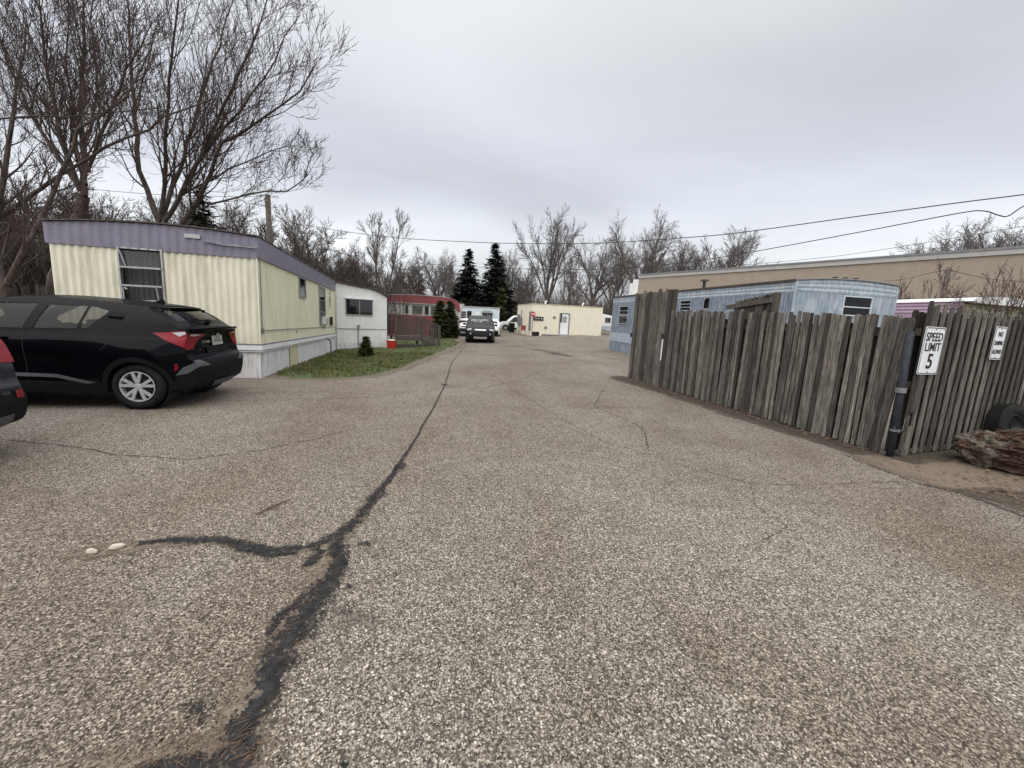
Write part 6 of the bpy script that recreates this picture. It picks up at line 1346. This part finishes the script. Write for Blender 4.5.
for i, (px, dep, H_, Rb, sd_) in enumerate(((440.5, 29.6, 2.78, .62, 55), (450, 30.3, 2.82, .62, 56))):
    c = at(px, 320, dep); conifer('arborvitae', ('left', 'right')[i] + ' one of the twin clipped green arborvitae by the red trailer', (c.x, c.y, -.2), H_, Rb, M['arbor'], sd_, 40, 26, droop=.3, spray=.22, shape=2.2, leafw=.05, start=.01)
conifer('young_arborvitae', 'knee high green conifer alone on the lawn before the white annex', (-5.45, 14.75, -.13), 0.80, .24, M['arbor'], 58, 26, 26, droop=.35, spray=.10, shape=1.3, leafw=.02, start=.01)

# dense far brush, too many stems to count
def brush(name, label, pts, h, n, seed, mat, w=.03, width=3.0, jit=.35):
    r = random.Random(seed); g = MB(); segs = [((Vector(pts[i + 1]) - Vector(pts[i])).length, i) for i in range(len(pts) - 1)]; tot = sum(a for a, _ in segs)
    for k in range(n):
        u = r.random() * tot
        for l, i in segs:
            if u <= l: break
            u -= l
        p = Vector(pts[i]).lerp(Vector(pts[i + 1]), u / l) + Vector((r.uniform(-1, 1), r.uniform(-1, 1), 0)) * width
        hh = h * r.uniform(.35, 1.1) * (1 + .3 * mn.noise(Vector((p.x * .15, p.y * .15, seed)))); d = Vector((r.gauss(0, jit), r.gauss(0, jit), 1)).normalized(); g.cur = r.random()
        z0 = r.uniform(0, .6) * h if r.random() < .6 else 0; q = Vector((p.x, p.y, -.3 + z0)); l_ = hh * (1 - z0 / h * .6)
        a = r.uniform(0, 3.14); s_ = Vector((math.cos(a), math.sin(a), 0)) * w * r.uniform(.5, 1.5); mid = q + d * l_ * .5; e = mid + (d + Vector((r.gauss(0, .3), r.gauss(0, .3), 0))).normalized() * l_ * .5
        g.add([q - s_, q + s_, mid + s_ * .7, mid - s_ * .7, e], [(0, 1, 2, 3), (3, 2, 4)])
    tag(kind(g.build(name, mat, fix=False), 'stuff'), label, 'undergrowth')
brush('undergrowth', 'brown leafless undergrowth along the far edge of the lot', [(-52, 58, 0), (-30, 74, 0), (0, 86, 0), (30, 84, 0), (46, 70, 0)], 5.5, 26000, 61, M['brush'], .03, 6)
brush('undergrowth', 'taller grey brown brush behind the cream building', [(-14, 92, 0), (10, 78, 0), (34, 74, 0)], 8, 8000, 62, M['brush'], .03, 4)
brush('undergrowth', 'dark tangled thicket behind the yellow home at the left', [(-46, 9, 0), (-36, 20, 0), (-24, 27, 0), (-12, 34, 0)], 6.0, 24000, 63, M['brush_dark'], .018, 4, .5)
brush('undergrowth', 'brown thicket between the left trailers and the far trees', [(-26, 44, 0), (-19, 54, 0), (-13, 66, 0)], 5, 6000, 64, M['brush'], .03, 4, .4)
# dark picket fence under the thicket
t = thing('picket_fence', 'dark weathered picket fence under the thicket behind the black car', 'fence', (-13.6, 13.0, 0.0))
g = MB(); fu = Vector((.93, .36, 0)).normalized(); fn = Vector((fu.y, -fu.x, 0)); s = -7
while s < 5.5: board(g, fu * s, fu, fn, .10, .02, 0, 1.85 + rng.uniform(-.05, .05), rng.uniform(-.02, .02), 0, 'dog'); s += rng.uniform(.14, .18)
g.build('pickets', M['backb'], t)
g = MB(); g.beam(fu * -7 + UZ * .5, fu * 5.5 + UZ * .5, .04, .09); g.beam(fu * -7 + UZ * 1.4, fu * 5.5 + UZ * 1.4, .04, .09); g.build('rail', M['rail'], t)

# ---------------------------------------------------------------- poles and wires
c = at(270, 245, 24.8); t = thing('utility_pole', 'dark wooden pole rising over the yellow home roof', 'pole', (c.x, c.y, 0)); h = at(270, 195, 24.8).z
g = MB(); g.tube([(0, 0, -.2), (0, 0, h * .5), (.0, 0, h)], [.19, .16, .14], 12); g.build('shaft', M['pole'], t, smooth=True)
g = MB(); g.tube([(0.0, -.15, h - .4), (0.0, -.3, h - .4)], .03, 6); g.tube([(0, -.3, h - .45), (0, -.3, h - .25)], .05, 8); g.build('insulator', M['coping'], t)
P1 = at(941, 305, 20); P2 = at(949, 268, 20.3)
t = thing('utility_pole', 'short leaning wooden pole in front of the tan warehouse', 'pole', (P1.x, P1.y, 0)); d = Vector((P2.x - P1.x, P2.y - P1.y, 0))
g = MB(); g.tube([(-.3, 0, -.1), (0, 0, P1.z), tuple(d + Vector((0, 0, P2.z)))], [.13, .115, .10], 10); g.build('shaft', M['pole'], t, smooth=True)
g = MB(); g.tube([(d.x - .25, d.y, P2.z - .12), (d.x + .25, d.y, P2.z - .12)], .03, 6); g.build('crossarm', M['pole'], t)
def wire(label, pts, rad, name='overhead_wire'):
    # distances are given at the ends; between them 1/depth runs linearly along the picture, i.e. a straight plan line
    (x0, _, d0), (x1, _, d1) = pts[0], pts[-1]; P = []
    ctrl = [(p[0], p[1]) for p in pts]; sm_ = catmull(ctrl, 8)
    for x, y in sm_:
        u = (x - x0) / (x1 - x0); P.append(at(x, y, 1 / ((1 - u) / d0 + u / d1)))
    g = MB(); g.tube(P, rad, 5, cap=False); tag(g.build(name, M['wire'], smooth=True, fix=False), label, 'wire', 'overhead wires')
wire('uppermost long wire, rising to the top right', [(300, 226, 46), (345, 231.5), (400, 238), (460, 241.5), (520, 243.5), (600, 243), (680, 238), (740, 232.5), (860, 216), (960, 202.5), (1024, 194.5), (1120, 181, 13)], .022) if False else None
def pw(l, d0, d1): return [(a, b, d0 if i == 0 else d1) for i, (a, b) in enumerate(l)]
wire('uppermost long wire sagging across the sky and rising to the right', pw([(262, 218), (345, 231.5), (400, 238), (460, 241.5), (520, 243.5), (600, 243), (680, 238), (740, 232.5), (860, 216), (960, 202.5), (1024, 194.5), (1120, 182)], 46, 13), .020)
wire('lower long wire running above the warehouse roof and drooping at the right end', pw([(400, 262), (450, 265.5), (500, 268), (560, 269.5), (620, 268.5), (680, 263), (740, 254), (860, 232), (960, 213), (984, 211), (998, 215), (1008, 216), (1024, 206), (1060, 190)], 62, 14), .020)
wire('faint thin wire just above the far warehouse roof line', pw([(500, 272), (600, 272), (700, 268), (800, 260), (880, 250), (1024, 226), (1080, 216)], 60, 18), .012)
wire('thin wire in front of the two dark spruces', pw([(390, 272), (440, 276), (500, 278), (560, 277), (610, 274)], 58, 56), .02)
wire('thin wire from the wooden pole off the top left', pw([(270, 196), (230, 196.5), (150, 194), (60, 186), (-40, 174)], 24.5, 20), .012)
wire('short wire from the leaning pole to the right edge', pw([(949, 270), (975, 276), (1000, 280), (1060, 283)], 20.3, 18), .012)
wire('short wire from the leaning pole towards the blue trailer', pw([(949, 270), (930, 273), (905, 279), (885, 281)], 20.3, 24), .012)
